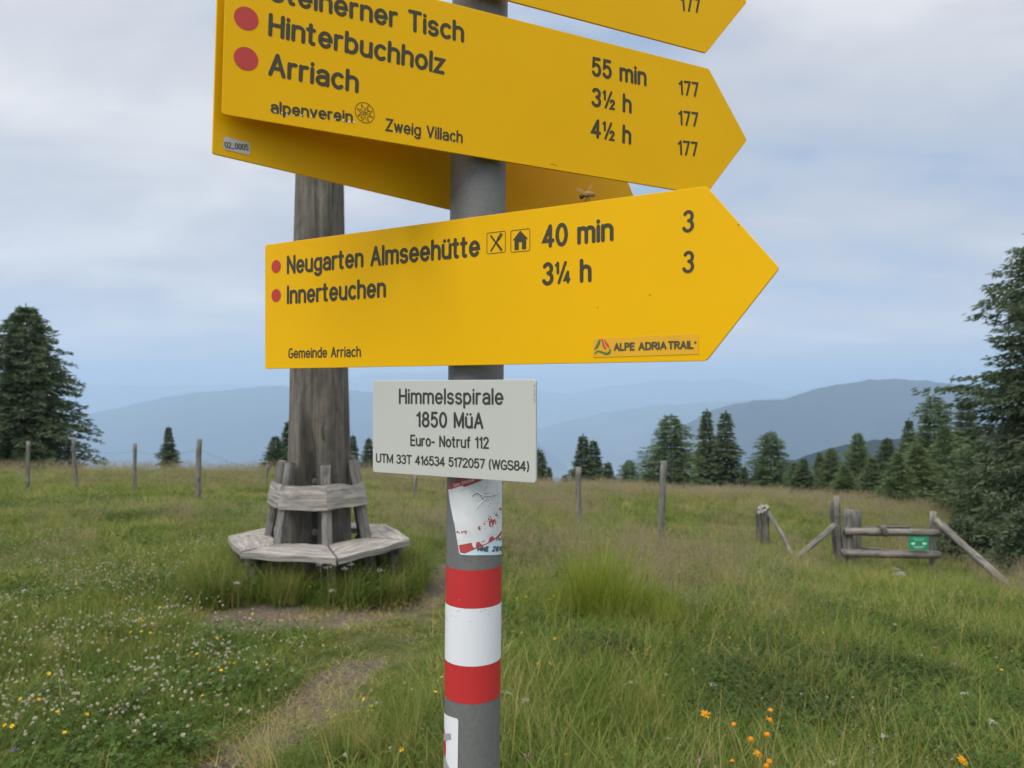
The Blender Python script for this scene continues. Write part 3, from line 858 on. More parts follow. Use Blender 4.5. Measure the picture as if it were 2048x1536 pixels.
# longer meadow grass
x, y = sample(17000, 2.1, 34, 1.25, .85)
px = pxof(x, y)
worn = np.clip(field(WORN, x, y) + field(DIRT, x, y), 0, 1)
lush = vnoise(x, y, .8, 1) * .6 + vnoise(x, y, 2.3, 2) * .4
leftclear = np.clip((700 - px) / 300, 0, 1) * np.clip((6.5 - y) / 2, 0, 1)
prob = np.clip(.35 + .75 * lush, 0, 1) * (1 - worn) ** 2 * (1 - .85 * leftclear)
prob = np.where((near_bench(x, y) < .60), 0, prob)
k = rng.uniform(0, 1, len(x)) < prob
x, y, lush, px = x[k], y[k], lush[k], px[k]
z = ground_np(x, y)
sc = rng.uniform(.8, 1.35, len(x)) * np.clip(.85 + y / 30, .8, 1.6)
zs = sc * (.45 + .75 * lush) / np.clip(.85 + y / 30, .8, 1.6) * np.where(px < 900, .62, .92)
rb = near_bench(x, y)
zs = np.where(rb < 1.35, np.minimum(zs, .95), zs)
scatter('meadow_grass', mead, np.stack([x, y, z], 1), sc, 'longer green and yellowish meadow grass', 'grass', zs=zs)
# tan seed heads, thick in the middle distance
x, y = sample(15000, 2.3, 34, 1.05, .85)
px = pxof(x, y)
tan = vnoise(x, y, .45, 5) * .65 + vnoise(x, y, 1.6, 6) * .35
right = np.clip((px - 850) / 250, 0, 1)
farness = np.clip((y - 6.0) / 5, 0, 1)
prob = np.clip((tan - .38) * 2.2, 0, 1) * (.10 + .35 * right * np.clip((y - 4) / 3, 0, 1) + .55 * farness) + np.clip((y - 20) / 10, 0, .30)
prob = prob * np.where(px < 760, .55, 1.0) * np.where((px > 1500) & (px < 1950) & (y > 9) & (y < 13.6), .25, 1.0)
worn = np.clip(field(WORN, x, y) + field(DIRT, x, y), 0, 1)
gatefront = np.clip(1 - np.abs(px - 1780) / 300, 0, 1) * np.clip(1 - np.abs(y - 7.5) / 3.5, 0, 1)
prob = prob * (1 - worn) * (1 - .8 * gatefront)
prob = np.where(near_bench(x, y) < 1.5, 0, prob)
k = rng.uniform(0, 1, len(x)) < prob
x, y = x[k], y[k]; z = ground_np(x, y)
sc = rng.uniform(.75, 1.2, len(x)); far = np.clip(y / 14, 1, 1.8)
scatter('seed_head_grass', seedc, np.stack([x, y, z], 1), sc * far, 'tan seed heads of tall dry meadow grass', 'grass', zs=sc * .85)
# lush skirt of tall growth round the ring bench, and the upright tussocks
pts, ss = [], []
for k in range(700):
    a = rng.uniform(0, 6.283); rad = rng.uniform(.74, 1.10) + .22 * max(0, -math.sin(a)) * rng.uniform(0, 1)
    xx, yy = BX + math.cos(a) * rad * 1.0, BY + math.sin(a) * rad
    if (float(field(DIRT, np.array([xx]), np.array([yy]))[0]) > .35 and rad > .95) or xx > BX + .98: continue
    pts.append((xx, yy, gz(xx, yy))); ss.append(rng.uniform(.5, .95) * (1.0 if rad < 1.0 else 1.0 - (rad - 1.0) * 1.3))
for (cx, cy, n, r0, s0) in ((1195, 1232, 4, .17, .8), (1330, 1245, 26, .22, .75), (1340, 1420, 20, .2, .6), (800, 1530, 40, .25, .6), (850, 1480, 30, .25, .5), (1920, 1400, 30, .4, .5), (1150, 1500, 40, .4, .6), (1050, 1400, 22, .3, .5), (1560, 1250, 20, .3, .6), (250, 1300, 14, .4, .45)):
    gg = on_ground(cx, cy)
    for k in range(n):
        xx, yy = gg.x + rng.normal(0, r0), gg.y + rng.normal(0, r0 * .7)
        pts.append((xx, yy, gz(xx, yy))); ss.append(s0 * rng.uniform(.7, 1.1))
scatter('tall_grass', tallg, np.array(pts), np.array(ss), 'lush tall grass round the ring bench and in upright tussocks', 'grass', tilt=.15)
# bright upright tussock right of the post, and low dark shrubs at the right
tuftc = variants('tussock_clump', [('tuft', blades(34, .10, .45, .80, .0060, .30, s, .42, 4)[:3]) for s in (61, 62)])
pts, ss = [], []
for (cx, cy, n, r0, s0) in ((1195, 1240, 30, .15, 1.0), (1330, 1262, 14, .14, .55), (1150, 1250, 8, .25, .6)):
    gg = on_ground(cx, cy)
    for k in range(n):
        xx, yy = gg.x + rng.normal(0, r0), gg.y + rng.normal(0, r0 * .8)
        pts.append((xx, yy, gz(xx, yy))); ss.append(s0 * rng.uniform(.7, 1.05))
scatter('grass_tussock', tuftc, np.array(pts), np.array(ss), 'bright green upright grass tussock just right of the steel post', 'grass', tilt=.10)
shr = variants('shrub_clump', [('shrub', leaves(260, .20, .02, .19, .017, s, False)) for s in (65, 66)] + [('shrub', leaves(200, .20, .02, .16, .014, 67))])
pts, ss = [], []
for (cx, cy, n, rx, ry) in ((1700, 1370, 90, .75, .35), (1530, 1380, 30, .35, .25), (1850, 1300, 45, .6, .3), (1600, 1460, 40, .5, .2), (1760, 1145, 26, .5, .3), (1640, 1240, 24, .5, .25), (1960, 1230, 30, .6, .3), (250, 1040, 26, 1.1, .4), (1190, 1330, 10, .3, .15)):
    gg = on_ground(cx, cy)
    for k in range(n):
        xx, yy = gg.x + rng.normal(0, rx * .6), gg.y + rng.normal(0, ry * .8)
        pts.append((xx, yy, gz(xx, yy))); ss.append(rng.uniform(.6, 1.1))
scatter('low_shrubs', shr, np.array(pts), np.array(ss), 'low dark green dwarf shrubs spreading over the right of the meadow', 'shrubs')
# leafy herbs
x, y = sample(5200, 2.1, 16, 1.5)
px = pxof(x, y)
hb_ = vnoise(x, y, 1.1, 9)
bench = np.clip(1.7 - near_bench(x, y), 0, 1)
rightlow = np.clip((px - 1350) / 250, 0, 1) * np.clip((8.5 - y) / 2, 0, 1)
prob = np.clip((hb_ - .35) * 1.2, 0, .5) + bench * .7 + rightlow * .6
prob *= (1 - np.clip(field(WORN, x, y) * .8 + field(DIRT, x, y), 0, 1))
prob = np.where(near_bench(x, y) < .62, 0, prob)
k = rng.uniform(0, 1, len(x)) < prob
x, y = x[k], y[k]; z = ground_np(x, y)
sc = rng.uniform(.8, 1.5, len(x))
scatter('leafy_herbs', herbc, np.stack([x, y, z], 1), sc, 'dark green leafy herbs and clover leaves between the grasses', 'herbs')
# straw on the path
x, y = sample(2600, 2.3, 9, 1.4)
w_ = np.clip(field(WORN, x, y), 0, 1)
k = rng.uniform(0, 1, len(x)) < w_ * .45
x, y = x[k], y[k]; z = ground_np(x, y)
scatter('path_straw', straw, np.stack([x, y, z + .004], 1), rng.uniform(.7, 1.2, len(x)), 'flattened yellowish grass lying on the trodden path', 'grass')
# white clover, mostly to the left of the path
x, y = sample(3000, 2.3, 9.5, 1.0)
px = pxof(x, y)
cl = vnoise(x, y, 1.5, 13) * .6 + vnoise(x, y, 4, 14) * .4
leftw = np.clip((820 - px) / 300, 0, 1)
prob = np.clip((cl - .33) * 3.2, 0, 1) * (leftw * .95 + .04)
prob *= (1 - np.clip(field(WORN, x, y) * .9 + field(DIRT, x, y), 0, 1))
k = rng.uniform(0, 1, len(x)) < prob
x, y = x[k], y[k]; z = ground_np(x, y)
scatter('white_clover', clov, np.stack([x, y, z], 1), rng.uniform(.85, 1.15, len(x)), 'white clover flower heads dotted through the turf left of the path', 'clover')

# ---- single flowers
ORD = 'first second third fourth fifth sixth seventh eighth ninth tenth eleventh twelfth thirteenth fourteenth fifteenth sixteenth seventeenth eighteenth nineteenth twentieth'.split()
def ordinal_labels(pts, what, regions):
    out = {}
    seen = set()
    for name, test in regions:
        sel = sorted([p for p in pts if p not in seen and test(*p)])
        seen |= set(sel)
        for k, p in enumerate(sel):
            out[p] = '%s, %s from the left %s' % (what, ORD[min(k, 19)], name)
    return out
def flower_mesh(kind, seed):
    r = np.random.default_rng(seed)
    V, Fq = [], []
    if kind == 'arnica':
        n, rad, w = 11, .025, .0065
    elif kind == 'butter':
        n, rad, w = 5, .011, .010
    else:
        n, rad, w = 8, .008, .004
    for i in range(n):
        a = 6.283 * i / n + r.uniform(-.15, .15); l = rad * r.uniform(.8, 1.1); dz = r.uniform(-.35, .25) if kind == 'arnica' else .35
        u = np.array([math.cos(a), math.sin(a), dz]); s = np.array([-math.sin(a), math.cos(a), 0])
        k = len(V)
        V += [u * l * .12 - s * w * .2, u * l * .55 - s * w * .5, u * l, u * l * .55 + s * w * .5]
        Fq.append([k, k + 1, k + 2, k + 3])
    return npmesh('petals', np.array(V), np.array(Fq), M[{'arnica': 'arnica', 'butter': 'butter'}.get(kind, 'pink')], r.uniform(0, 1, len(V)))
def dome_mesh(r_, h, matk, name, seg=10, rough=0.0):
    V, Fq = [], []
    rings = 4
    for j in range(rings + 1):
        t = j / rings * math.pi * .5
        for i in range(seg):
            a = 6.283 * i / seg
            rr2 = r_ * math.cos(t) * (1 + rough * random.uniform(-1, 1)) + 1e-5
            V.append((rr2 * math.cos(a), rr2 * math.sin(a), h * math.sin(t)))
    for j in range(rings):
        for i in range(seg):
            i2 = (i + 1) % seg
            Fq.append((j * seg + i, j * seg + i2, (j + 1) * seg + i2, (j + 1) * seg + i))
    me = npmesh(name, np.array(V), np.array(Fq), M[matk]); me.polygons.foreach_set('use_smooth', [True] * len(me.polygons))
    return me
def stem_mesh(h, seed, bend=.03):
    mb = MB(); r = random.Random(seed)
    a = r.uniform(0, 6.28)
    tube(mb, [(math.cos(a) * bend * (1 - (i / 3 - 1) ** 2) - math.cos(a) * bend, math.sin(a) * bend * (1 - (i / 3 - 1) ** 2) - math.sin(a) * bend, -h + h * i / 3) for i in range(4)], [.0020, .0018, .0016, .0014], 6, 0, False)
    me = bpy.data.meshes.new('stem'); me.from_pydata(mb.v, [], mb.f); me.materials.append(M['stem'])
    return me
PET_A = [flower_mesh('arnica', s) for s in range(3)]; CEN_A = dome_mesh(.0105, .009, 'arnica_c', 'centre', 10, .12)
PET_B = [flower_mesh('butter', s) for s in (5, 6)]; CEN_B = dome_mesh(.0035, .003, 'arnica_c', 'centre', 6)
STEM_A, STEM_B = [stem_mesh(.34, s, .03) for s in (1, 2)], [stem_mesh(.26, s, .02) for s in (3, 4)]
def flower(name, px, py, hgt, kind, i, lab, grp, closed=False):
    d = 2.4
    while d < 30:
        p = at(px, py, d)
        if p.z - gz(p.x, p.y) <= hgt: break
        d *= 1.004
    f = thing(name, p, lab, 'flower', grp)
    PET, CEN, ST = (PET_A, CEN_A, STEM_A) if kind == 'arnica' else (PET_B, CEN_B, STEM_B)
    tilt = (0.55 + .3 * math.sin(i * 2.1), .3 * math.cos(i * 1.7), i * 1.3)
    for nm, me in (('stem', ST[i % 2]), ('petals', PET[i % len(PET)]), ('centre', CEN)):
        o = bpy.data.objects.new(nm, me); COL.objects.link(o); o.parent = f
        if nm != 'stem': o.rotation_euler = tilt
        else: o.scale = (1, 1, max(.2, hgt / (.34 if kind == 'arnica' else .26) * 1.05)); o.rotation_euler = (0, 0, i)
        if closed and nm == 'petals': o.scale = (.55, .55, .55)
        if closed and nm == 'centre': o.scale = (1.05, 1.05, 1.3)
    return f
ARN = [(1411, 1428, .30, 0, 'ragged orange-yellow arnica flower, the one standing furthest left of the arnica clump'),
 (1540, 1440, .30, 0, 'open orange-yellow arnica flower with spread petals, below the round bud'),
 (1541, 1422, .33, 1, 'round orange arnica bud topmost of the clump'),
 (1468, 1450, .27, 1, 'small round orange arnica bud right of the ragged one'),
 (1534, 1470, .27, 1, 'small yellow arnica bud under the open arnica flower'),
 (1502, 1479, .26, 1, 'half open yellow arnica flower in the middle of the clump'),
 (1516, 1507, .24, 0, 'side-on arnica flower with one long petal'),
 (1465, 1525, .22, 1, 'round orange arnica bud lowest left of the clump'),
 (1539, 1524, .22, 1, 'round orange arnica bud at the bottom edge, left of its twin'),
 (1533, 1533, .21, 1, 'round orange arnica bud right at the bottom edge of the photo'),
 (1926, 1521, .22, 0, 'drooping arnica flower alone in the bottom right corner')]
for i, (px, py, h, c, lab) in enumerate(ARN):
    flower('arnica_flower', px, py, h, 'arnica', i, lab, 'orange arnica flowers', bool(c))
BUT = [(152, 1168), (280, 1237), (284, 1242), (229, 1259), (262, 1264), (283, 1263), (300, 1266), (130, 1313), (152, 1321), (227, 1320), (98, 1347), (148, 1359), (297, 1356), (380, 1308), (394, 1308), (434, 1276), (446, 1280), (458, 1326), (469, 1326),
 (420, 1337), (442, 1341), (380, 1367), (425, 1364), (404, 1392), (41, 1398), (77, 1399), (77, 1415), (64, 1395), (249, 1385), (115, 1424), (173, 1429), (228, 1410), (313, 1430), (10, 1451), (24, 1452), (129, 1465), (276, 1465), (44, 1505), (533, 1330),
 (516, 1334), (591, 1276), (590, 1380), (720, 1396), (728, 1399), (870, 1384), (866, 1417), (885, 1283), (883, 1355), (803, 1499), (1033, 1197), (1052, 1194), (1054, 1202), (1089, 1196), (1100, 1199), (1107, 1192), (1017, 1197), (1025, 1264), (1044, 1266),
 (1109, 1277), (1195, 1307), (1173, 1321), (1258, 1290), (1273, 1305), (1075, 1327), (1099, 1327), (1353, 1223), (1369, 1289), (1509, 1206), (1460, 1276), (1184, 1449), (1132, 1510), (1510, 1230), (1971, 1228), (1646, 1266), (1456, 1176), (1452, 1205), (1996, 1333), (2003, 1340),
 (1030, 1083), (1040, 1088), (560, 1204), (480, 1225), (505, 1228), (320, 1215), (84, 1225)]
BL = ordinal_labels(BUT, 'yellow buttercup', [
 ('in the far left meadow below the fence', lambda x, y: x < 700 and y < 1240), ('in the upper band of clover left of path', lambda x, y: x < 700 and y < 1330),
 ('in the middle band of clover left of path', lambda x, y: x < 700 and y < 1390), ('in the clover nearest the bottom left corner', lambda x, y: x < 650),
 ('between the path and the steel post', lambda x, y: x < 900), ('in the loose row right of the bands', lambda x, y: x < 1120 and y < 1220),
 ('below the row beside the steel post', lambda x, y: x < 1130), ('in the grass around the big tussock', lambda x, y: x < 1400), ('in the right hand meadow', lambda x, y: True)])
for i, (px, py) in enumerate(BUT):
    flower('buttercup', px, py, .16 + .05 * math.sin(i * 1.9), 'butter', i, BL[(px, py)], 'yellow buttercups dotted over the meadow')
# pale yellow rattle spikes, pink and violet ones, white umbels: small flowering stalks
def stalk(name, px, py, hgt, lab, cat_grp, matk, hw, hl, n, seed, petal=.008):
    d = 2.4
    while d < 30:
        p = at(px, py, d)
        if p.z - gz(p.x, p.y) <= hgt: break
        d *= 1.004
    f = thing(name, (p.x, p.y, gz(p.x, p.y)), lab, 'flower', cat_grp)
    mb = MB(); tube(mb, [(p.x, p.y, gz(p.x, p.y)), (p.x + .01, p.y, p.z - hgt * .4), (p.x, p.y, p.z)], [.002, .0017, .0014], 6, 0, False); mb.build('stem', M['stem'], f)
    r = np.random.default_rng(seed); V = []
    for k in range(n):
        c = np.array([r.normal(0, hw), r.normal(0, hw), r.uniform(-hl, hl * .3)]); dd = r.normal(0, 1, 3); dd[2] = abs(dd[2]) * .4; dd /= np.linalg.norm(dd)
        s = np.cross(dd, r.normal(0, 1, 3)); s /= np.linalg.norm(s)
        V += [c, c + dd * petal * .6 + s * petal * .35, c + dd * petal, c + dd * petal * .6 - s * petal * .35]
    me = npmesh('flower_head', np.array(V), np.arange(len(V)).reshape(-1, 4), M[matk], r.uniform(0, 1, len(V)))
    o = bpy.data.objects.new('flower_head', me); COL.objects.link(o); o.parent = f; o.location = (0, 0, p.z - gz(p.x, p.y))
RAT = [(1302, 1284), (1268, 1300), (1297, 1290), (1338, 1284), (1315, 1344), (1407, 1278), (1477, 1292), (1502, 1276), (1218, 1253), (210, 1275), (212, 1268), (655, 1420), (665, 1432), (740, 1415), (27, 1154), (60, 1122), (75, 1130), (45, 1140), (66, 1180), (8, 1170), (140, 1120)]
RL = ordinal_labels(RAT, 'pale yellow flower spike', [('at the far left edge', lambda x, y: x < 180), ('in the meadow left of the post', lambda x, y: x < 800), ('in the grass right of the tussock', lambda x, y: True)])
for i, (px, py) in enumerate(RAT):
    stalk('yellow_rattle', px, py, .22, RL[(px, py)], 'pale yellow flower spikes', 'rattle', .005, .03, 14, i)
for i, (px, py, lab) in enumerate([(1052, 1511, 'pink flower head nearest the steel post at the bottom'), (1398, 1520, 'pale pink flower head left of the arnica stalks at the bottom'), (1420, 1510, 'small deep pink flower head beside the arnica stalk'), (1105, 1469, 'faded pink flower head on a slanting stalk'), (1870, 1282, 'pink flower left of its twin on the green mound at right'), (1888, 1284, 'pink flower right of its twin on the green mound at right')]):
    stalk('pink_flower', px, py, .16, lab, 'small pink flowers', 'pink', .006, .008, 26, 40 + i)
for i, (px, py, lab) in enumerate([(29, 1497, 'violet bellflower in the bottom left corner'), (1535, 1166, 'violet flower in front of the lichened fence post')]):
    stalk('bellflower', px, py, .16, lab, 'violet flowers', 'bell', .006, .010, 18, 60 + i)
WHI = [(1428, 1369), (1842, 1310), (1790, 1248), (1907, 1327), (1918, 1172), (1951, 1176), (1720, 1213), (1873, 1295), (1929, 1386), (1768, 1471), (1983, 1442), (1663, 1524), (1261, 1364), (1785, 1322), (47, 1180), (1012, 1385), (1050, 1400)]
WL = ordinal_labels(WHI, 'round white flower head', [('of the meadow left of the post', lambda x, y: x < 800), ('close right of the post', lambda x, y: x < 1300), ('in front of the gate', lambda x, y: y < 1260), ('in the lower right meadow', lambda x, y: True)])
for i, (px, py) in enumerate(WHI):
    stalk('white_flower', px, py, .15, WL[(px, py)], 'white flower heads', 'umbel', .009, .010, 34, 80 + i, .009)
UMB = [(660, 1120), (668, 1128), (655, 1134), (690, 1136), (664, 1180), (474, 1165), (640, 1128), (760, 1140), (702, 1128)]
UL = ordinal_labels(UMB, 'white umbel flower', [('under the front of the ring bench', lambda x, y: True)])
for i, (px, py) in enumerate(UMB):
    stalk('white_umbel', px, py, .34, UL[(px, py)], 'white umbels below the ring bench', 'umbel', .014, .012, 40, 110 + i, .006)

# stones by the gate
for i, (px, py, s, lab) in enumerate([(1790, 1150, .10, 'brownish stone below the gate rails, the taller one'), (1800, 1160, .12, 'flat brownish stone below the gate rails')]):
    bm = bmesh.new(); bmesh.ops.create_icosphere(bm, subdivisions=2, radius=s)
    for v in bm.verts: v.co *= 1 + .35 * noise.noise(v.co * 9 + Vector((i * 7, 0, 0)))
    for v in bm.verts: v.co.z *= .7
    me = bpy.data.meshes.new('stone'); bm.to_mesh(me); bm.free(); me.materials.append(M['stone'])
    o = bpy.data.objects.new('stone', me); COL.objects.link(o); o.location = on_ground(px, py) + Vector((0, 0, .05)); tag(o, lab, 'stone', 'stones below the gate')

# ------------------------------------------------------------------ wooden trunk with iron brackets
random.seed(3)
gb = gz(BX, BY)
tr = thing('timber_column', (BX, BY, gb), 'massive weathered grey wooden trunk rising through the ring bench', 'wooden post')
mb = MB()
prof = [(-2.0, .292), (-1.35, .288), (-.75, .284), (-.3, .276), (.3, .260), (1.0, .236), (2.0, .218), (3.2, .20), (4.4, .18), (5.4, .16)]
zs_ = np.linspace(-2.0, 5.4, 60)
rs = np.interp(zs_, [p[0] for p in prof], [p[1] for p in prof])
seg = 72
vs, gr, fs = [], [], []
for i, (z0, r0) in enumerate(zip(zs_, rs)):
    for k in range(seg):
        a = 2 * math.pi * k / seg
        rr1 = r0 * (1 + .045 * noise.noise(Vector((math.cos(a) * 1.5, math.sin(a) * 1.5, z0 * .6))) + .02 * noise.noise(Vector((math.cos(a) * 5, math.sin(a) * 5, z0 * 1.2 + 9))))
        # drying crack / hollow low on the front, and a knotty burl to its right
        da = abs((a - R(-94) + math.pi) % (2 * math.pi) - math.pi)
        hol = math.exp(-(da / .30) ** 2) * (1 / (1 + math.exp((z0 + .55) * 9)))
        rr1 -= .20 * hol
        db = ((a - R(-62) + math.pi) % (2 * math.pi) - math.pi)
        rr1 += .022 * math.exp(-(db / .22) ** 2) * math.exp(-((z0 + .38) / .25) ** 2)
        crack = math.exp(-(((a - R(-84) + .05 * math.sin(z0 * 3) + math.pi) % (2 * math.pi) - math.pi) / .02) ** 2)
        rr1 -= .012 * crack
        vs.append((BX + rr1 * math.cos(a), BY + rr1 * math.sin(a), z0)); gr.append((z0, math.cos(a) * r0, math.sin(a) * r0))
for i in range(len(zs_) - 1):
    for k in range(seg):
        k2 = (k + 1) % seg
        fs.append((i * seg + k, i * seg + k2, (i + 1) * seg + k2, (i + 1) * seg + k))
fs.append(tuple((len(zs_) - 1) * seg + k for k in range(seg)))
mb.add(vs, fs, gr)
mb.build('trunk', M['wood_post'], tr, True)
# burl whorls
kb = MB()
for j in range(5):
    pts = []
    r0 = .018 + j * .012
    for i in range(15):
        t_ = i / 14 * 6.283
        a = R(-62) + r0 * math.cos(t_) * 2.4 * (1 + .3 * math.sin(3 * t_ + j)); z0 = -.36 + r0 * 2.0 * math.sin(t_) + .02 * math.sin(2 * t_ + j)
        pts.append((BX + .288 * math.cos(a), BY + .288 * math.sin(a), z0))
    tube(kb, pts, [.006] * 15, 6, .3, False)
kb.build('burl', M['wood_post'], tr, True)
ax = R(-94)
for (zc, hh, lab) in ((-.98, .30, None),):
    b_ = MB()
    dirv = Vector((math.cos(ax), math.sin(ax), 0)); sv = Vector((-dirv.y, dirv.x, 0))
    c = Vector((BX, BY, 0)) + dirv * .13
    q = lambda u, z0: c + sv * u + Vector((0, 0, z0))
    slab(b_, [q(-.075, -1.55), q(.075, -1.55), q(.075, -.80), q(-.075, -.80)], dirv, .012, 2, 2, 0)
    br = b_.build('iron_bracket', M['iron'], tr)
    for zc2 in (-.845, -1.305, -1.09):
        pc = c + dirv * .002 + Vector((0, 0, zc2))
        bm_ = MB(); tube(bm_, [pc, pc + dirv * .012], [.030, .030], 14); tube(bm_, [pc + dirv * .012, pc + dirv * .03], [.014, .013], 6)
        bm_.build('bolt', M['bolt'], br)

# ------------------------------------------------------------------ ring bench
bn = thing('ring_bench', (BX, BY, gb), 'weathered hexagonal wooden ring bench with slanted backrest boards around the trunk', 'bench')
zs0 = -1.35
OUT = [Vector((x * 1.35, y * 1.35, 0)) for (x, y) in ((-1.0296, 4.425), (-.6755, 4.967), (-.922, 5.556), (-1.56, 5.72), (-1.940, 5.10), (-1.6697, 4.587))]
cen = Vector((BX, BY, 0))
angs = [math.atan2((o - cen).y, (o - cen).x) for o in OUT]
INN = [cen + Vector((math.cos(a), math.sin(a), 0)) * .46 for a in angs]
random.seed(12)
for i in range(6):
    j = (i + 1) % 6
    o0, o1, i0, i1 = OUT[i], OUT[j], INN[i], INN[j]
    e = (o1 - o0).normalized() * .012
    zt = zs0 + random.uniform(-.008, .008)
    Z = Vector((0, 0, zt))
    s_mb = MB()
    slab(s_mb, [o0 + e + Z, o1 - e + Z, i1 - e + Z, i0 + e + Z], (0, 0, 1), .055, 14, 4, .035)
    s_mb.build('seat_plank', M['wood_light'], bn)
    # bearer under the seat, leg
for i in range(6):
    l_ = MB()
    dv = (OUT[i] - cen).normalized()
    p0, p1 = cen + dv * .42 + Vector((0, 0, zs0 - .10)), cen + dv * .80 + Vector((0, 0, zs0 - .10))
    pole(l_, p0, p1, .04, .04, 4, .1)
    l_.build('bearer', M['wood_dark'], bn)
    g2 = MB(); pf = cen + dv * .72
    pole(g2, pf + Vector((0, 0, gz(pf.x, pf.y) - .05)), pf + Vector((0, 0, zs0 - .06)), .05, .045, 4, .1)
    g2.build('leg', M['wood_dark'], bn)
    # leaning upright of the backrest
    zt = -.665 + random.uniform(-.02, .015)
    a_lo, a_hi = cen + dv * .47, cen + dv * .345
    gl = gz(a_lo.x, a_lo.y)
    low = cen + dv * (.47 + (.47 - .345) / (-.665 + 1.36) * (-1.36 - gl))
    tang = Vector((-dv.y, dv.x, 0))
    up_ = MB()
    A0, A1 = low + Vector((0, 0, gl)), a_hi + Vector((0, 0, zt))
    w = .042
    ax_ = (A1 - A0).normalized(); nn = tang.cross(ax_).normalized()
    if nn.dot(dv) < 0: nn = -nn
    slab(up_, [A0 - tang * w + nn * .035, A0 + tang * w + nn * .035, A1 + tang * w * .95 + nn * .035, A1 - tang * w * .95 + nn * .035] if False else [A0 - tang * w + nn * .035, A1 - tang * w * .95 + nn * .035, A1 + tang * w * .95 + nn * .035, A0 + tang * w + nn * .035], nn, .07, 8, 2, .008)
    up_.build('upright', M['wood_grey'], bn)
for i in range(6):
    j = (i + 1) % 6
    d0, d1 = (OUT[i] - cen).normalized(), (OUT[j] - cen).normalized()
    zt, zb = -.855 + random.uniform(-.006, .006), -1.055 + random.uniform(-.006, .006)
    rt, rb_ = .452, .490
    p = [cen + d0 * rb_ + Vector((0, 0, zb)), cen + d1 * rb_ + Vector((0, 0, zb)), cen + d1 * rt + Vector((0, 0, zt)), cen + d0 * rt + Vector((0, 0, zt))]
    nn = (p[1] - p[0]).cross(p[3] - p[0]).normalized()
    e = (p[1] - p[0]).normalized() * .004
    b_ = MB()
    slab(b_, [p[0] + e, p[1] - e, p[2] - e, p[3] + e], nn, .04, 12, 3, .02)
    b_.build('backrest_board', M['wood_light'], bn)

# ------------------------------------------------------------------ pasture fence
random.seed(21)
fc = thing('pasture_fence', foot(398, 15.4), 'thin grey wooden pasture fence posts strung with sagging wire across the meadow', 'fence')
FP = [(57, 882, 18, 56, .045), (147, 874, 18.2, 155, .045), (270, 887, 17.6, 271, .045), (399, 878, 15.2, 397, .055), (537, 930, 19.5, 530, .045), (832, 950, 17.5, 830, .045), (1157, 934, 14.0, 1160, .055), (1328, 922, 11.5, 1322, .055)]
tops = []
for (px, py, d, pxb, r0) in FP:
    b0 = foot(pxb, d, -.1); t0 = at(px, py, d)
    m_ = MB(); pole(m_, b0, t0, r0 * 1.05, r0 * .9, 9, .22, 12, .015)
    m_.build('post', M['wood_fence'], fc, True)
    tops.append((b0, t0))
ends = tops + [(foot(1528, 13.8), at(1524, 1030, 13.8))]
for fr in (.50, .85):
    w_ = MB()
    for (b0, t0), (b1, t1) in zip(ends[:-1], ends[1:]):
        p, q = b0.lerp(t0, fr), b1.lerp(t1, fr)
        tube(w_, [p.lerp(q, s) - Vector((0, 0, .10 * math.sin(math.pi * s))) for s in np.linspace(0, 1, 7)], [.0022] * 7, 4, 0, False)
    w_.build('wire', M['wire'], fc)

# ------------------------------------------------------------------ gate, brace poles, lichened posts
random.seed(31)
GD = 13.2
gt = thing('wooden_gate', foot(1780, GD), 'grey wooden rail gate with two thick round rails between posts', 'gate')
def gp(name, a, b, r0, r1, parent, matk='wood_fence', n=8, rough=.14, bend=.01):
    m_ = MB(); pole(m_, a, b, r0, r1, n, rough, 14, bend); return m_.build(name, M[matk], parent, True)
gp('post', foot(1696, GD, -.15), at(1697, 1019, GD), .085, .082, gt)
gp('post', foot(1714, GD + .55, -.15), at(1712, 1020, GD + .55), .09, .08, gt, 'wood_dark')
gp('post', foot(1865, GD + .1, -.15), at(1866, 1023, GD + .1), .062, .055, gt)
gp('rail', at(1689, 1063, GD - .12), at(1880, 1066, GD - .1), .068, .066, gt)
gp('rail', at(1684, 1106, GD - .12), at(1878, 1110, GD - .1), .068, .066, gt)
gp('rail', at(1712, 1054, GD + .65), at(1862, 1066, GD + .5), .03, .028, gt, 'wood_dark')
gp('rail', at(1714, 1096, GD + .65), at(1860, 1106, GD + .5), .03, .028, gt, 'wood_dark')
gp('loose_slat', at(1756, 1053, GD - .05), at(1819, 1055, GD - .05), .028, .02, gt, 'wood_dark', 6, .3)
gp('latch_block', at(1765, 1052, GD - .2), at(1772, 1072, GD - .2), .05, .04, gt, 'wood_dark', 5, .3)
# leaning pair beside the gate
lp = thing('leaning_posts', foot(1676, GD + .2), 'pair of tall leaning grey posts wired together left of the gate', 'post')
gp('post', foot(1686, GD + .1, -.15), at(1673, 992, GD + .1), .06, .05, lp, bend=.02)
gp('post', foot(1678, GD + .3, -.15), at(1662, 1003, GD + .3), .045, .04, lp, 'wood_dark', bend=.02)
wv = MB()
for yy in (1028, 1070):
    c = at(1672 + (yy - 1000) * .08, yy, GD + .18)
    tube(wv, [c + Vector((math.cos(a) * .14, math.sin(a) * .17, .01 * math.sin(a))) for a in np.linspace(0, 6.283, 13)], [.006] * 13, 5, 0, False)
wv.build('wire_loop', M['wire'], lp)
pA = thing('brace_pole', on_ground(1588, 1132), 'round grey pole slanting up from the ground to the leaning posts', 'pole')
gp('pole', at(1574, 1131, GD - .3), at(1669, 1050, GD), .052, .045, pA, bend=.02)
pB = thing('brace_pole', on_ground(1595, 1125), 'thin grey pole slanting down right from the lichened posts', 'pole')
gp('pole', at(1593, 1128, GD - .2), at(1538, 1027, GD + .5), .045, .035, pB, bend=.03)
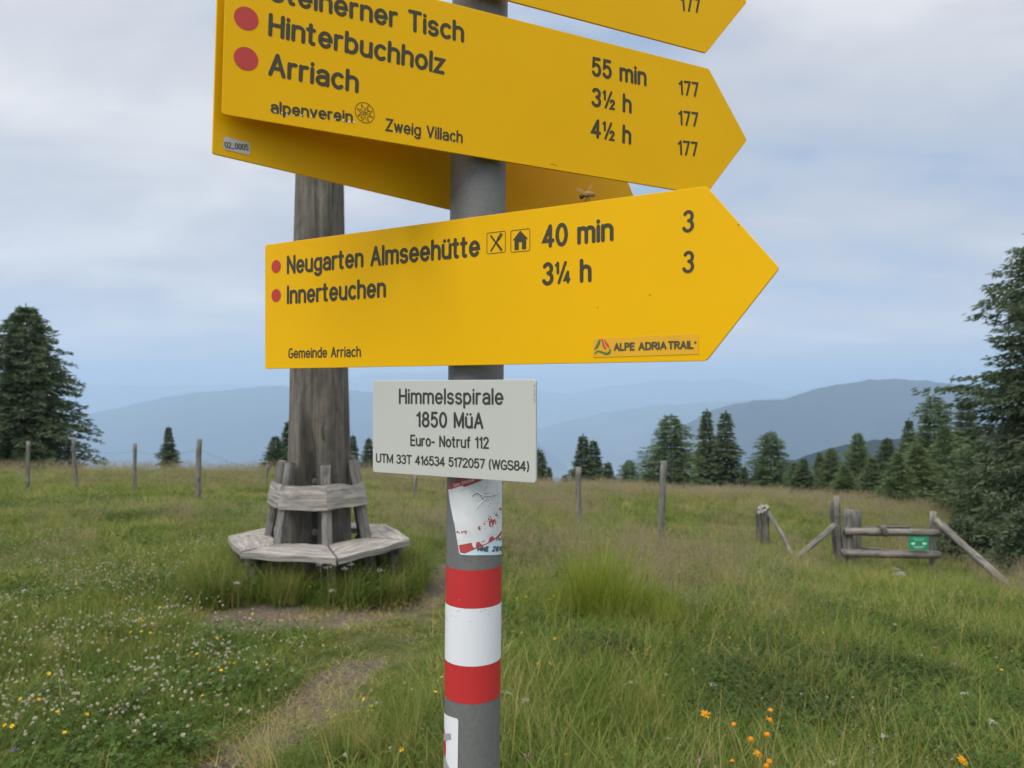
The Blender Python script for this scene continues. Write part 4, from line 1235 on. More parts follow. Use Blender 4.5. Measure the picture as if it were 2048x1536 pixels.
pC = thing('brace_pole', on_ground(2030, 1160), 'long grey pole slanting down to the right from the gate\'s right post', 'pole')
pb = at(2032, 1160, 11.6)
gp('pole', at(1874, 1041, GD), Vector((pb.x, pb.y, min(pb.z, gz(pb.x, pb.y)))), .060, .062, pC, bend=.015)
lc = thing('lichened_posts', foot(1528, GD + .7), 'cluster of old dark posts with pale lichen tops at the left end of the gate', 'post')
gp('post', foot(1522, GD + .7, -.1), at(1518, 1016, GD + .7), .06, .055, lc, 'wood_dark', rough=.3)
gp('post', foot(1534, GD + .6, -.1), at(1532, 1014, GD + .6), .06, .055, lc, 'wood_dark', rough=.3)
lm = MB()
for k in range(30):
    c = at(1524 + random.uniform(-9, 14), 1016 + random.uniform(-6, 9), GD + .6 + random.uniform(-.08, .1))
    tube(lm, [c - Vector((0, 0, .02)), c + Vector((random.uniform(-.03, .03), 0, random.uniform(.01, .04)))], [.018, .008], 6, .4)
lm.build('lichen', M['lichen'], lc)['kind'] = 'stuff'

# small green notice on the gate
def flat_poly(mb, mapf, poly, off=0.0, cuts=None, cv=.5):
    bm = bmesh.new()
    vs = [bm.verts.new((p[0], p[1], 0)) for p in poly]
    bm.faces.new(vs)
    if cuts is not None:
        for c in cuts:
            bmesh.ops.bisect_plane(bm, geom=bm.verts[:] + bm.edges[:] + bm.faces[:], plane_co=(c, 0, 0), plane_no=(1, 0, 0))
    bmesh.ops.triangulate(bm, faces=bm.faces[:])
    bm.verts.ensure_lookup_table()
    mb.add([mapf(v.co.x, v.co.y, off) for v in bm.verts], [tuple(v.index for v in f.verts) for f in bm.faces if f.calc_area() > 1e-12], c=cv)
    bm.free()
gsn = thing('notice_sign', at(1837, 1101, GD - .2), 'small green notice with white print and two hand signs on the gate rails', 'sign')
c0, c1 = at(1818, 1073, GD - .21), at(1857, 1100, GD - .21)
WG, HG = c1.x - c0.x, c0.z - c1.z
def gmap(u, v, off): return Vector((c0.x + u * WG, c0.y - off, c1.z + v * HG))
b_ = MB(); slab(b_, [gmap(0, 0, 0), gmap(1, 0, 0), gmap(1, 1, 0), gmap(0, 1, 0)], (0, -1, 0), .004, 1, 1, 0)
bo = b_.build('board', M['green_sign'], gsn)

# ------------------------------------------------------------------ rounded single-stroke lettering
def arc(cx, cy, rx, ry, a0, a1, n=None):
    n = n or max(4, int(abs(a1 - a0) / 22) + 1)
    return [(cx + rx * math.cos(R(a0 + (a1 - a0) * i / n)), cy + ry * math.sin(R(a0 + (a1 - a0) * i / n))) for i in range(n + 1)]
X = .70
G = {}
def glyph(c, w, *st): G[c] = (w, [list(s) for s in st])
arch = lambda x0, w: [(x0, X - w / 2 - .0)] + arc(x0 + w / 2, X - w / 2, w / 2, w / 2, 180, 0) + [(x0 + w, 0)]
glyph('n', .42, [(0, 0), (0, X)], arch(0, .42))
glyph('h', .42, [(0, 0), (0, 1.0)], arch(0, .42))
glyph('m', .72, [(0, 0), (0, X)], arch(0, .36), arch(.36, .36))
glyph('r', .25, [(0, 0), (0, X)], [(0, X - .2)] + arc(.20, X - .2, .20, .2, 180, 75))
glyph('i', 0, [(0, 0), (0, X)], [(0, .93), (0, .95)])
glyph('l', 0, [(0, 0), (0, 1.0)])
glyph('u', .42, [(0, X), (0, .21)] + arc(.21, .21, .21, .21, 180, 360), [(.42, X), (.42, 0)])
glyph('ü', .42, [(0, X), (0, .21)] + arc(.21, .21, .21, .21, 180, 360), [(.42, X), (.42, 0)], [(.09, .93), (.09, .94)], [(.33, .93), (.33, .94)])
glyph('o', .46, arc(.23, X / 2, .23, X / 2, 90, 450, 22))
glyph('b', .45, [(0, 0), (0, 1.0)], arc(.21, X / 2, .24, X / 2, 150, -150, 20))
glyph('p', .45, [(0, -.28), (0, X)], arc(.21, X / 2, .24, X / 2, 150, -150, 20))
glyph('d', .45, [(.45, 0), (.45, 1.0)], arc(.24, X / 2, .24, X / 2, 30, 330, 20))
glyph('g', .45, [(.45, X), (.45, -.06)] + arc(.23, -.08, .22, .20, 0, -150), arc(.24, X / 2 + .01, .24, X / 2 - .01, 30, 330, 20))
glyph('c', .40, arc(.23, X / 2, .23, X / 2, 50, 310, 16))
glyph('e', .46, [(0, X / 2), (.46, X / 2)] + arc(.23, X / 2, .23, X / 2, 0, 318, 20))
glyph('a', .43, [(.43, 0), (.43, X - .2)] + arc(.22, X - .2, .21, .2, 0, 155), [(.43, .40), (.2, .39)] + arc(.2, .195, .2, .195, 90, 270) + [(.30, .02), (.43, .13)])
glyph('s', .38, arc(.19, X - .18, .18, .18, 25, 250, 12) + arc(.19, .18, .19, .185, 75, -155, 12))
glyph('t', .26, [(.08, .95), (.08, .12)] + arc(.18, .12, .10, .12, 180, 290), [(-.04, X), (.22, X)])
glyph('f', .26, [(.10, 0), (.10, .82)] + arc(.21, .82, .11, .16, 180, 80), [(-.02, X), (.25, X)])
glyph('v', .42, [(0, X), (.21, 0), (.42, X)])
glyph('w', .62, [(0, X), (.15, 0), (.31, X), (.47, 0), (.62, X)])
glyph('z', .38, [(0, X), (.38, X), (0, 0), (.38, 0)])
glyph('k', .38, [(0, 0), (0, 1)], [(.36, X), (.02, .28)], [(.12, .38), (.38, 0)])
glyph('A', .54, [(0, 0), (.27, 1.0), (.54, 0)], [(.09, .33), (.45, .33)])
glyph('H', .50, [(0, 0), (0, 1)], [(.50, 0), (.50, 1)], [(0, .52), (.50, .52)])
glyph('I', 0, [(0, 0), (0, 1)])
glyph('T', .50, [(0, 1), (.50, 1)], [(.25, 1), (.25, 0)])
glyph('N', .50, [(0, 0), (0, 1), (.50, 0), (.50, 1)])
glyph('M', .62, [(0, 0), (0, 1), (.31, .1), (.62, 1), (.62, 0)])
glyph('E', .42, [(.42, 1), (0, 1), (0, 0), (.42, 0)], [(0, .52), (.38, .52)])
glyph('L', .38, [(0, 1), (0, 0), (.38, 0)])
glyph('P', .46, [(0, 0), (0, 1), (.26, 1)] + arc(.26, .75, .2, .25, 90, -90) + [(0, .5)])
glyph('R', .48, [(0, 0), (0, 1), (.28, 1)] + arc(.28, .76, .2, .24, 90, -90) + [(0, .52)], [(.24, .52), (.50, 0)])
glyph('D', .50, [(0, 0), (0, 1), (.22, 1)] + arc(.22, .72, .28, .28, 90, 0) + arc(.22, .28, .28, .28, 0, -90) + [(0, 0)])
glyph('U', .50, [(0, 1), (0, .25)] + arc(.25, .25, .25, .25, 180, 360) + [(.50, 1)])
glyph('V', .54, [(0, 1), (.27, 0), (.54, 1)])
glyph('W', .76, [(0, 1), (.18, 0), (.38, 1), (.58, 0), (.76, 1)])
glyph('Z', .48, [(0, 1), (.48, 1), (0, 0), (.48, 0)])
glyph('G', .52, arc(.27, .5, .27, .5, 50, 200, 10) + arc(.27, .27, .27, .27, 180, 345, 10) + [(.52, .45), (.30, .45)])
glyph('S', .48, arc(.24, .75, .23, .25, 25, 250, 12) + arc(.24, .255, .24, .255, 75, -155, 12))
glyph('O', .52, arc(.26, .5, .26, .5, 90, 450, 24))
glyph('0', .46, arc(.23, .5, .23, .5, 90, 450, 24))
glyph('1', .20, [(0, .80), (.10, .84), (.18, 1), (.18, 0)])
glyph('2', .44, arc(.22, .76, .21, .24, 170, -40, 12) + [(0, 0), (.44, 0)])
glyph('3', .44, arc(.21, .76, .20, .24, 150, -80, 12) , arc(.20, .27, .23, .27, 82, -155, 14))
glyph('4', .46, [(.33, 0), (.33, 1), (0, .26), (.46, .26)])
glyph('5', .44, [(.40, 1), (.07, 1), (.04, .56)] + arc(.21, .33, .22, .33, 130, -150, 14))
glyph('6', .44, [(.34, .98), (.10, .55)] + arc(.22, .30, .22, .30, 150, -210, 20))
glyph('7', .42, [(0, 1), (.42, 1), (.14, 0)])
glyph('8', .46, arc(.23, .76, .19, .24, 90, 450, 18), arc(.23, .27, .23, .27, 90, 450, 20))
glyph('-', .22, [(0, .38), (.22, .38)])
glyph('_', .40, [(0, -.06), (.40, -.06)])
glyph('(', .16, arc(.22, .45, .2, .66, 125, 235, 8))
glyph(')', .16, arc(-.06, .45, .2, .66, 55, -55, 8))
glyph(' ', .20)
def small(c, s, dx, dy): return [[(x * s + dx, y * s + dy) for x, y in st] for st in G[c][1]]
glyph('½', .68, *(small('1', .50, 0, .5) + [[(.14, 0), (.50, 1)]] + small('2', .50, .46, 0)))
glyph('¼', .69, *(small('1', .50, 0, .5) + [[(.14, 0), (.50, 1)]] + small('4', .50, .46, 0)))
def text_width(s, gap=.20):
    return sum(G[c][0] + gap for c in s) - gap
def ribbon(mb, pts, w, mapf, off, caps=True):
    """a flat stroke of width w with round ends through 2-D points"""
    P = [Vector(p) for p in pts]
    Q = [P[0]]
    for p in P[1:]:
        if (p - Q[-1]).length > 1e-6: Q.append(p)
    if len(Q) < 2: Q.append(Q[0] + Vector((1e-5, 0)))
    closed = (Q[0] - Q[-1]).length < w * .2 and len(Q) > 4
    L, Rr = [], []
    n = len(Q)
    for i in range(n):
        if closed and i in (0, n - 1): d0, d1 = (Q[-1] - Q[-2]).normalized(), (Q[1] - Q[0]).normalized()
        else:
            d0 = (Q[i] - Q[i - 1]).normalized() if i else (Q[1] - Q[0]).normalized()
            d1 = (Q[i + 1] - Q[i]).normalized() if i < n - 1 else d0
        n0, n1 = Vector((-d0.y, d0.x)), Vector((-d1.y, d1.x))
        mm = n0 + n1
        if mm.length < .75:     # sharp corner: break the strip and round the joint
            L.append(None); Rr.append((n0, n1)); continue
        mm = mm.normalized(); k = 1 / max(.5, mm.dot(n0))
        L.append(Q[i] + mm * w / 2 * k); Rr.append(Q[i] - mm * w / 2 * k)
    def lr(i, which):
        if L[i] is None:
            nn_ = Rr[i][1] if which == 'start' else Rr[i][0]
            return Q[i] + nn_ * w / 2, Q[i] - nn_ * w / 2
        return L[i], Rr[i]
    o = off
    def disc(p, o):
        k = 12
        mb.add([mapf(p.x + w / 2 * math.cos(6.283 * j / k), p.y + w / 2 * math.sin(6.283 * j / k), o) for j in range(k)], [tuple(range(k))])
    for i in range(n - 1):
        a, b = lr(i, 'start'); c, d = lr(i + 1, 'end')
        brk = L[i] is None
        if brk: o += 2.5e-6; disc(Q[i], o); o += 2.5e-6
        mb.add([mapf(a.x, a.y, o), mapf(b.x, b.y, o), mapf(d.x, d.y, o), mapf(c.x, c.y, o)], [(0, 1, 2, 3)])
    if caps and not closed:
        disc(Q[0], o + 3e-6); disc(Q[-1], o + 6e-6)
    return o + 9e-6
def text(mb, s, mapf, p0, p1, cap, weight=.165, off=.0003, gap=.22, xs=None, caps=True):
    """lettering from p0 to p1 (baseline, sign coordinates), capital height cap"""
    p0, p1 = Vector(p0), Vector(p1)
    ln = (p1 - p0).length
    wd = text_width(s, gap) + weight
    ux = (p1 - p0) / ln
    uy = Vector((-ux.y, ux.x))
    sx = ln / wd
    x0 = weight / 2
    k = 0
    for c in s:
        w, sts = G[c]
        for st in sts:
            pts = [p0 + ux * (x0 + x) * sx + uy * (y * (1 - weight) + weight / 2) * cap for x, y in st]
            k = (k + 1) % 6
            ribbon(mb, pts, (weight * (.74 if c in '½¼' else 1)) * min(cap, sx * 1.5), mapf, off + k * 1.2e-5, caps)
        x0 += w + gap
def poly_line(mb, pts, w, mapf, off=.0003): ribbon(mb, pts, w, mapf, off)
def rrect(u0, v0, u1, v1, r):
    return arc(u1 - r, v1 - r, r, r, 0, 90, 4) + arc(u0 + r, v1 - r, r, r, 90, 180, 4) + arc(u0 + r, v0 + r, r, r, 180, 270, 4) + arc(u1 - r, v0 + r, r, r, 270, 360, 4)

# ------------------------------------------------------------------ steel post
PD, PR = .811, .030
def post_axis(z): return Vector(((-.0391 + .0111 * z), PD, z))
sp = thing('sign_post', (post_axis(-1.56).x, PD, gz(post_axis(-1.56).x, PD)), 'round galvanised steel post with red and white bands carrying the yellow signs', 'post')
def postmap(th, z, off):
    a = post_axis(z); r = PR + off
    return Vector((a.x + r * math.sin(th), a.y - r * math.cos(th), z))
def ppx(px, py):
    """(angle, height) on the front of the post under a pixel of the photograph"""
    d = PD - PR
    for _ in range(6):
        z = (HY - py) / F * d
        x = (px - CX) / F * d - post_axis(z).x
        th = math.asin(max(-.98, min(.98, x / PR)))
        d = PD - PR * math.cos(th)
    return th, z
def band(name, z0, z1, off, matk, n=64, nz=3):
    m_ = MB()
    vs, fs = [], []
    for j in range(nz + 1):
        z = z0 + (z1 - z0) * j / nz
        for i in range(n): vs.append(postmap(6.283185 * i / n, z, off))
    for j in range(nz):
        for i in range(n):
            i2 = (i + 1) % n; fs.append((j * n + i, j * n + i2, (j + 1) * n + i2, (j + 1) * n + i))
    if off == 0 : fs.append(tuple(nz * n + i for i in range(n)))
    m_.add(vs, fs)
    return m_.build(name, M[matk], sp, True)
band('pole', -1.62, .66, 0, 'galv', 96, 20)
band('red_band', ppx(945, 1217)[1], ppx(945, 1141)[1], .00035, 'band_red')
band('white_band', ppx(945, 1333)[1], ppx(945, 1217.5)[1], .00035, 'band_white')
band('red_band', ppx(945, 1408)[1], ppx(945, 1333.5)[1], .00035, 'band_red')
mk = MB(); random.seed(77)
def pmark(pts_, w): ribbon(mk, [(ppx(*p)[0] * PR, ppx(*p)[1]) for p in pts_], w, lambda u, v, o: postmap(u / PR, v, o), .0006)
MARKS = [([(891, 1228), (902, 1231), (914, 1235)], .0004), ([(892, 1234), (895, 1240)], .0004), ([(940.5, 1243), (940.7, 1243.4)], .0009), ([(896, 1241), (896.3, 1241.4)], .0009), ([(975, 1252), (975.4, 1252)], .0005)]
for k in range(16):
    x0, y0 = random.uniform(895, 998), random.choice((random.uniform(1145, 1400), random.uniform(1210, 1225), random.uniform(1328, 1340)))
    MARKS.append(([(x0, y0), (x0 + random.uniform(-3, 3), y0 + random.uniform(-2, 2))], random.uniform(.00025, .0006)))
capm = MB()
cpts = [post_axis(.655), post_axis(.668), post_axis(.678)]
tube(capm, cpts, [.032, .032, .022], 40)
capm.build('cap', M['iron'], sp, True)
cuts = np.linspace(-1.5, 1.5, 46)
def st_poly(mb, pxs_, off): flat_poly(mb, postmap, [ppx(*p) for p in pxs_], off, cuts)
# torn white and red sticker
for p_, w_ in MARKS: pmark(p_, w_)
mk.build('scuff_marks', M['tape_grey'], sp)
s1 = MB(); st_poly(s1, [(897, 978), (935, 955), (1003, 950), (1010, 1060), (1004, 1108), (955, 1109), (919, 1106), (910, 1050)], .00055)
so = s1.build('sticker', M['st_white'], sp, True); so['label'] = 'torn white sticker with red print on the post below the white plate'
s2 = MB(); st_poly(s2, [(918, 1088), (921, 1109), (960, 1110), (1004, 1106), (1006, 1072), (985, 1082), (950, 1100)], .00062); s2.build('sticker_blue_corner', M['st_blue'], so, True)
s3 = MB(); st_poly(s3, [(895, 979), (900, 968), (930, 952), (965, 948), (965, 960), (945, 968), (930, 974), (924, 971), (905, 978)], .00075)
st_poly(s3, [(918, 1090), (943, 1085), (946, 1094), (951, 1096), (953, 1084), (958, 1083), (963, 1089), (970, 1088), (976, 1084), (979, 1074), (985, 1072), (988, 1077), (995, 1070), (1001, 1062), (1004, 1063), (1001, 1070), (990, 1078), (975, 1087), (950, 1098), (930, 1107), (921, 1105)], .00075)
random.seed(5)
for (cx, cy, n, sx_, sy_, ss_) in ((981, 1043, 46, 7, 8, 1.6), (960, 1055, 7, 4, 3, 1.6), (925, 1064, 14, 14, 2.5, 1.4), (992, 1028, 8, 3, 5, 1.5), (999, 1018, 5, 2, 3, 1.6), (964, 1082, 4, 3, 2, 1.4), (915, 1082, 6, 1.5, 5, 1.0)):
    for k in range(n):
        x0, y0 = cx + random.gauss(0, sx_ * .5), cy + random.gauss(0, sy_ * .5)
        s_ = ss_ * random.uniform(.5, 1.2)
        if x0 < 1003: st_poly(s3, [(x0 - s_, y0 - s_ * .7), (x0 + s_ * .6, y0 - s_), (x0 + s_, y0 + s_ * .8), (x0 - s_ * .5, y0 + s_)], .00080)
s3.build('red_print', M['st_red'], so, True)
s4 = MB()
ribbon(s4, [ppx(945 + 9 - 10 * math.cos(a), 995 - 9 * math.sin(a) - 1 + (4 if a > 1.6 else 0) * (a - 1.6)) for a in np.linspace(.1, 2.6, 12)], .0009 / PR * .9, lambda u, v, o: postmap(u, v, o), .0009) if False else None
def pline(mb, pts, w):
    """thin pen line on the post (angles turned to millimetres for even width)"""
    q = [(ppx(*p)[0] * PR, ppx(*p)[1]) for p in pts]
    ribbon(mb, q, w, lambda u, v, o: postmap(u / PR, v, o), .0009)
pline(s4, [(945, 993), (949, 989), (954, 987), (959, 989), (963, 994), (966, 1000)], .0006)
for k in range(60):
    x0, y0 = random.uniform(968, 1001), random.uniform(962, 1075)
    if random.random() < .5: y0 = random.uniform(985, 1010)
    l_ = random.uniform(.5, 3)
    pline(s4, [(x0, y0), (min(1002, x0 + random.uniform(-1, 1) * l_), y0 + random.uniform(-1, 1) * l_)], .0004)
s4.build('pen_marks', M['st_ink'], so)
mm_post = lambda u, v, o: postmap(u / PR, v, o)
def ptext(mb, s, a, b, cap_px, weight, gap=.2, caps=True):
    pa, pb = ppx(*a), ppx(*b)
    text(mb, s, mm_post, (pa[0] * PR, pa[1]), (pb[0] * PR, pb[1]), cap_px / F * (PD - PR), weight, .0009, gap, caps=caps)
s5 = MB(); ptext(s5, 'Dein Sticker', (909, 974), (951, 961), 6.5, .16); s5.build('lettering', M['st_white'], so)
s6 = MB(); ptext(s6, 'HNE', (954, 1103), (977, 1103), 11, .28, .30, False); ptext(s6, 'ZIEHE', (983, 1103), (1003, 1102), 11, .28, .3, False); ptext(s6, 'IM', (990, 1083), (1002, 1081), 9, .28, .3, False)
s6.build('lettering', M['st_ink'], so)
# curled fold of the sticker
s7 = MB()
for ln_, w0 in (([(915, 988), (925, 978), (937, 973), (948, 980), (962, 990), (975, 992), (990, 989), (1000, 983)], .0008), ([(975, 993), (965, 1002), (956, 1012), (951, 1022)], .0008)):
    q = [postmap(ppx(*p)[0], ppx(*p)[1], .0004) for p in ln_]
    tube(s7, q, [w0 * .4] + [w0] * (len(q) - 2) + [w0 * .4], 8, .1, False)
s7.build('fold', M['st_white'], so, True)
# prohibition sticker low on the left
s8 = MB(); st_poly(s8, [(889.5, 1424), (893, 1429), (905, 1434), (915, 1437), (917, 1441), (915.5, 1560), (888, 1560)], .0005)
s8o = s8.build('sticker', M['band_white'], sp, True); s8o['label'] = 'white sticker with part of a red circle low on the post'
s9 = MB(); st_poly(s9, [(889.0, 1450), (890.3, 1460), (892.5, 1480), (893.0, 1500), (891.5, 1525), (889.5, 1540), (888.6, 1500)], .0007)
s9.build('red_circle', M['band_red'], s8o, True)
s10 = MB(); st_poly(s10, [(889, 1467), (902, 1466), (903.5, 1478), (889, 1481)], .0009); st_poly(s10, [(889, 1505), (893, 1519), (903, 1541), (898, 1550), (889, 1528)], .0009)
s10.build('grey_bar', M['tape_grey'], s8o, True)
# sign clamps, one behind each board
def clamp(z, root, fdir, gapd):
    m_ = MB()
    a = post_axis(z)
    pts = [a + Vector(((PR + .003) * math.cos(t_), (PR + .003) * math.sin(t_), 0)) for t_ in np.linspace(0, 6.283, 25)]
    vs, fs = [], []
    for p in pts:
        vs += [p + Vector((0, 0, -.010)), p + Vector((0, 0, .010))]
    for i in range(24): fs.append((2 * i, 2 * i + 2, 2 * i + 3, 2 * i + 1))
    m_.add(vs, fs)
    f0 = a + fdir * (PR + .002); f1 = a + fdir * gapd
    tube(m_, [f0, f1], [.011, .011], 12)
    return m_.build('clamp', M['galv'], root)

# ------------------------------------------------------------------ signs
class Board:
    """an upright arrow board: (u, v) runs along and up its front face"""
    def __init__(s, name, label, L, Rt, H, length, tip, zL, tilt, cat='sign', matk='yellow', th=.0025):
        # L, Rt: (x, y) of the left end and of a second point along it
        s.o = Vector((L[0], L[1], zL))
        d = Vector((Rt[0] - L[0], Rt[1] - L[1], 0)).normalized()
        s.n = Vector((d.y, -d.x, 0))                          # towards the viewer
        s.u = (d * math.cos(tilt) - Vector((0, 0, 1)) * math.sin(tilt)).normalized()
        s.v = s.n.cross(s.u) * 1.0
        if s.v.z < 0: s.v = -s.v
        s.H, s.len, s.tip = H, length, tip
        c = s.o + s.u * length / 2
        s.root = thing(name, (c.x, c.y, s.o.z), label, cat)
        poly = [(0, 0), (length, 0)] + ([(length + tip, H / 2)] if tip else []) + [(length, H), (0, H)]
        # small rounded corners
        pr = []
        n = len(poly)
        for i, p in enumerate(poly):
            a, b, cc = Vector(poly[i - 1]), Vector(p), Vector(poly[(i + 1) % n])
            r_ = .003
            q0, q1 = b + (a - b).normalized() * r_, b + (cc - b).normalized() * r_
            for t_ in (0, .33, .67, 1):
                pr.append(tuple((q0 * (1 - t_) ** 2 + b * 2 * t_ * (1 - t_) + q1 * t_ ** 2)))
        m_ = MB()
        k = len(pr)
        fr = [s.map(p[0], p[1], 0) for p in pr]; bk = [s.map(p[0], p[1], -th) for p in pr]
        m_.add(fr + bk, [tuple(range(k)), tuple(reversed(range(k, 2 * k)))] + [(i, k + i, k + (i + 1) % k, (i + 1) % k) for i in range(k)])
        s.board = m_.build('board', M[matk], s.root, bevel=.0004)
    def map(s, u, v, off): return s.o + s.u * u + s.v * v + s.n * off
    def px(s, px, py):
        """the point of the face under a pixel of the photograph"""
        ray = Vector(((px - CX) / F, 1, (HY - py) / F))
        t_ = s.o.dot(s.n) / ray.dot(s.n)
        q = ray * t_ - s.o
        return Vector((q.dot(s.u), q.dot(s.v)))
    def text(s, mb, st, a, b, cap, weight=.168, gap=.225, caps=True, off=.00025):
        text(mb, st, s.map, s.px(*a), s.px(*b), cap, weight, off, gap, caps=caps)
    def line(s, st, a, b, cap, matk='ink', **k):
        m_ = MB(); s.text(m_, st, a, b, cap, **k)
        return m_.build('lettering', M[matk], s.root)
    def dot(s, px, py, r_):
        c = s.px(px, py); m_ = MB()
        m_.add([s.map(c.x + r_ * math.cos(6.283 * i / 40), c.y + r_ * math.sin(6.283 * i / 40), .0003) for i in range(40)], [tuple(range(40))])
        return m_.build('red_dot', M['dot'], s.root)
def XY(px, d): return ((px - CX) / F * d, d)

# lower board
LB = Board('arrow_sign', 'bright yellow arrow sign to the mountain hut, lowest of the yellow boards', XY(530, .907), XY(1412, .643), .15, .535, .060, .0231, 0.0)
LB.dot(552.5, 533, .0078); LB.dot(552.5, 591, .0078)
LB.line('Neugarten Almseehütte', (574, 549), (960, 513), .0225)
LB.line('Innerteuchen', (574, 609), (772, 595), .0225)
LB.line('40 min', (1085, 497), (1227, 482), .0225)
LB.line('3¼ h', (1085, 572), (1183, 564), .0225)
LB.line('3', (1365, 466), (1388, 464), .0195, weight=.15)
LB.line('3', (1365, 547), (1388, 546), .0195, weight=.15)
LB.line('Gemeinde Arriach', (577, 717), (722, 714), .0125, weight=.15)
ic = MB()
for (a, b) in (((974, 508), (1011, 462)), ((1022, 505), (1060, 457))):
    p, q = LB.px(*a), LB.px(*b)
    pts = rrect(p.x, p.y, q.x, q.y, .0018)
    poly_line(ic, pts + [pts[0]], .0006, LB.map)
c = (LB.px(974, 508) + LB.px(1011, 462)) / 2
def knife(ang, fork):
    ca, sa = math.cos(ang), math.sin(ang)
    loc = lambda x, y: (c.x + x * ca - y * sa, c.y + x * sa + y * ca)
    poly_line(ic, [loc(-.0098, 0), loc(.001, 0)], .0016, LB.map, .0003 + fork * 1e-5)
    if not fork:
        flat_poly(ic, LB.map, [loc(.001, -.0006), loc(.0095, -.0007), loc(.0105, .0006), loc(.0085, .0013), loc(.001, .0009)], .00034)
        poly_line(ic, [loc(-.0098, 0), loc(-.002, 0)], .0024, LB.map, .00037)
    else:
        flat_poly(ic, LB.map, [loc(.001, -.0008), loc(.0045, -.0016), loc(.006, -.0016), loc(.006, .0016), loc(.0045, .0016), loc(.001, .0008)], .00041)
        for yy in (-.0014, -.0005, .0005, .0014): poly_line(ic, [loc(.006, yy), loc(.0105, yy)], .0006, LB.map, .00044)
knife(R(128), 0); knife(R(52), 1)
c = (LB.px(1022, 505) + LB.px(1060, 457)) / 2
H_ = [(-.0085, .0010), (0, .0098), (.0085, .0010), (.0065, .0010), (.0065, -.0088), (.0018, -.0088), (.0018, -.0015), (-.0018, -.0015), (-.0018, -.0088), (-.0065, -.0088), (-.0065, .0010)]
flat_poly(ic, LB.map, [(c.x + x, c.y + y) for x, y in H_], .0003)
ic.build('pictograms', M['ink'], LB.root)
# trail sticker
st = MB()
a, b = LB.px(1187, 715), LB.px(1397, 668)
slab(st, [LB.map(a.x, a.y, .00045), LB.map(b.x, a.y + .001, .00045), LB.map(b.x, b.y, .00045), LB.map(a.x, b.y - .001, .00045)], LB.n, .0003, 1, 1, 0)
sto = st.build('trail_sticker', M['sticker_yellow'], LB.root)
SC = (b.x - a.x) / 210.0
def tl(px, py):
    return LB.px(px, py)
lt = MB()
LB.text(lt, 'ALPE', (1228, 702), (1270, 701), .0074, .22, .22, True, .0007); LB.text(lt, 'ADRIA', (1277, 701), (1334, 699), .0074, .22, .22, True, .0007); LB.text(lt, 'TRAIL', (1336, 699), (1388, 698), .0074, .22, .22, True, .0007)
cc = tl(1391, 685); lt.add([LB.map(cc.x + .0011 * math.cos(6.283 * i / 12), cc.y + .0011 * math.sin(6.283 * i / 12), .0007) for i in range(12)], [tuple(range(12))])
lt.build('lettering', M['trail_ink'], sto)
def zp(zx, zy): return tuple(tl(1170 + zx * 240 / 2048, 650 + zy * 80 / 683))     # from the enlarged view of the sticker
gm = MB()
flat_poly(gm, LB.map, [zp(x, y) for x, y in ((158, 430), (185, 370), (225, 280), (255, 240), (272, 240), (268, 280), (245, 345), (215, 395))], .0007)
flat_poly(gm, LB.map, [zp(x, y) for x, y in ((162, 497), (185, 455), (225, 436), (275, 440), (330, 465), (380, 472), (412, 450), (425, 395), (440, 410), (446, 445), (432, 485), (395, 510), (345, 508), (290, 480), (245, 463), (205, 465), (178, 497))], .0007)
gm.build('green_emblem', M['logo_green'], sto)
rm = MB()
flat_poly(rm, LB.map, [zp(x, y) for x, y in ((288, 232), (306, 236), (322, 300), (345, 365), (372, 415), (335, 412), (308, 365), (292, 290))], .0007)
flat_poly(rm, LB.map, [zp(x, y) for x, y in ((330, 248), (345, 250), (385, 310), (415, 350), (424, 385), (395, 382), (362, 345), (338, 290))], .0007)
rm.build('red_emblem', M['logo_red'], sto)
ng_ = MB()
for (px, py) in ((1460, 431), (1477, 450), (1395, 450), (1195, 615), (1300, 590)):
    c = LB.px(px, py)
    if px in (1195, 1300, 1477): ng_.add([LB.map(c.x + .0006 * math.cos(6.283 * i / 8), c.y + .0006 * math.sin(6.283 * i / 8), .0003) for i in range(8)], [tuple(range(8))])
ng_.build('specks', M['thin_ink'], LB.root)
clamp(.10, LB.root, (LB.map(.28, .07, 0) - post_axis(.10)).normalized(), .045) if False else None

# upper board A and topmost board C share a plane; B stands behind
A = Board('arrow_sign', 'large yellow arrow sign with three destinations and two red dots, upper front board', XY(443, .6637), XY(1412, .8858), .15, .535, .060, (HY - 228) / F * .6637, math.asin((.2425 - .228) / .535))
A.dot(492.5, 37, .0104); A.dot(492, 117.5, .0104)
A.line('Steinerner Tisch', (538, 2), (928, 86), .0215)
A.line('Hinterbuchholz', (536, 72), (889, 150), .0215)
A.line('Arriach', (536, 151), (717, 187), .0215)
A.line('55 min', (1183, 152), (1293, 173), .0215)
A.line('3½ h', (1183, 213), (1263, 228), .0215)
A.line('4½ h', (1182, 275), (1262, 290), .0215)
A.line('177', (1358, 190), (1398, 195), .0175, weight=.155)
A.line('177', (1357, 250), (1397, 255), .0175, weight=.155)
A.line('177', (1356, 310), (1396, 314), .0175, weight=.155)
A.line('Zweig Villach', (771, 262), (925, 287), .0125, weight=.15)
av = A.line('alpenverein', (541, 226), (706, 246), .0115, weight=.175)
pl = MB(); random.seed(8)
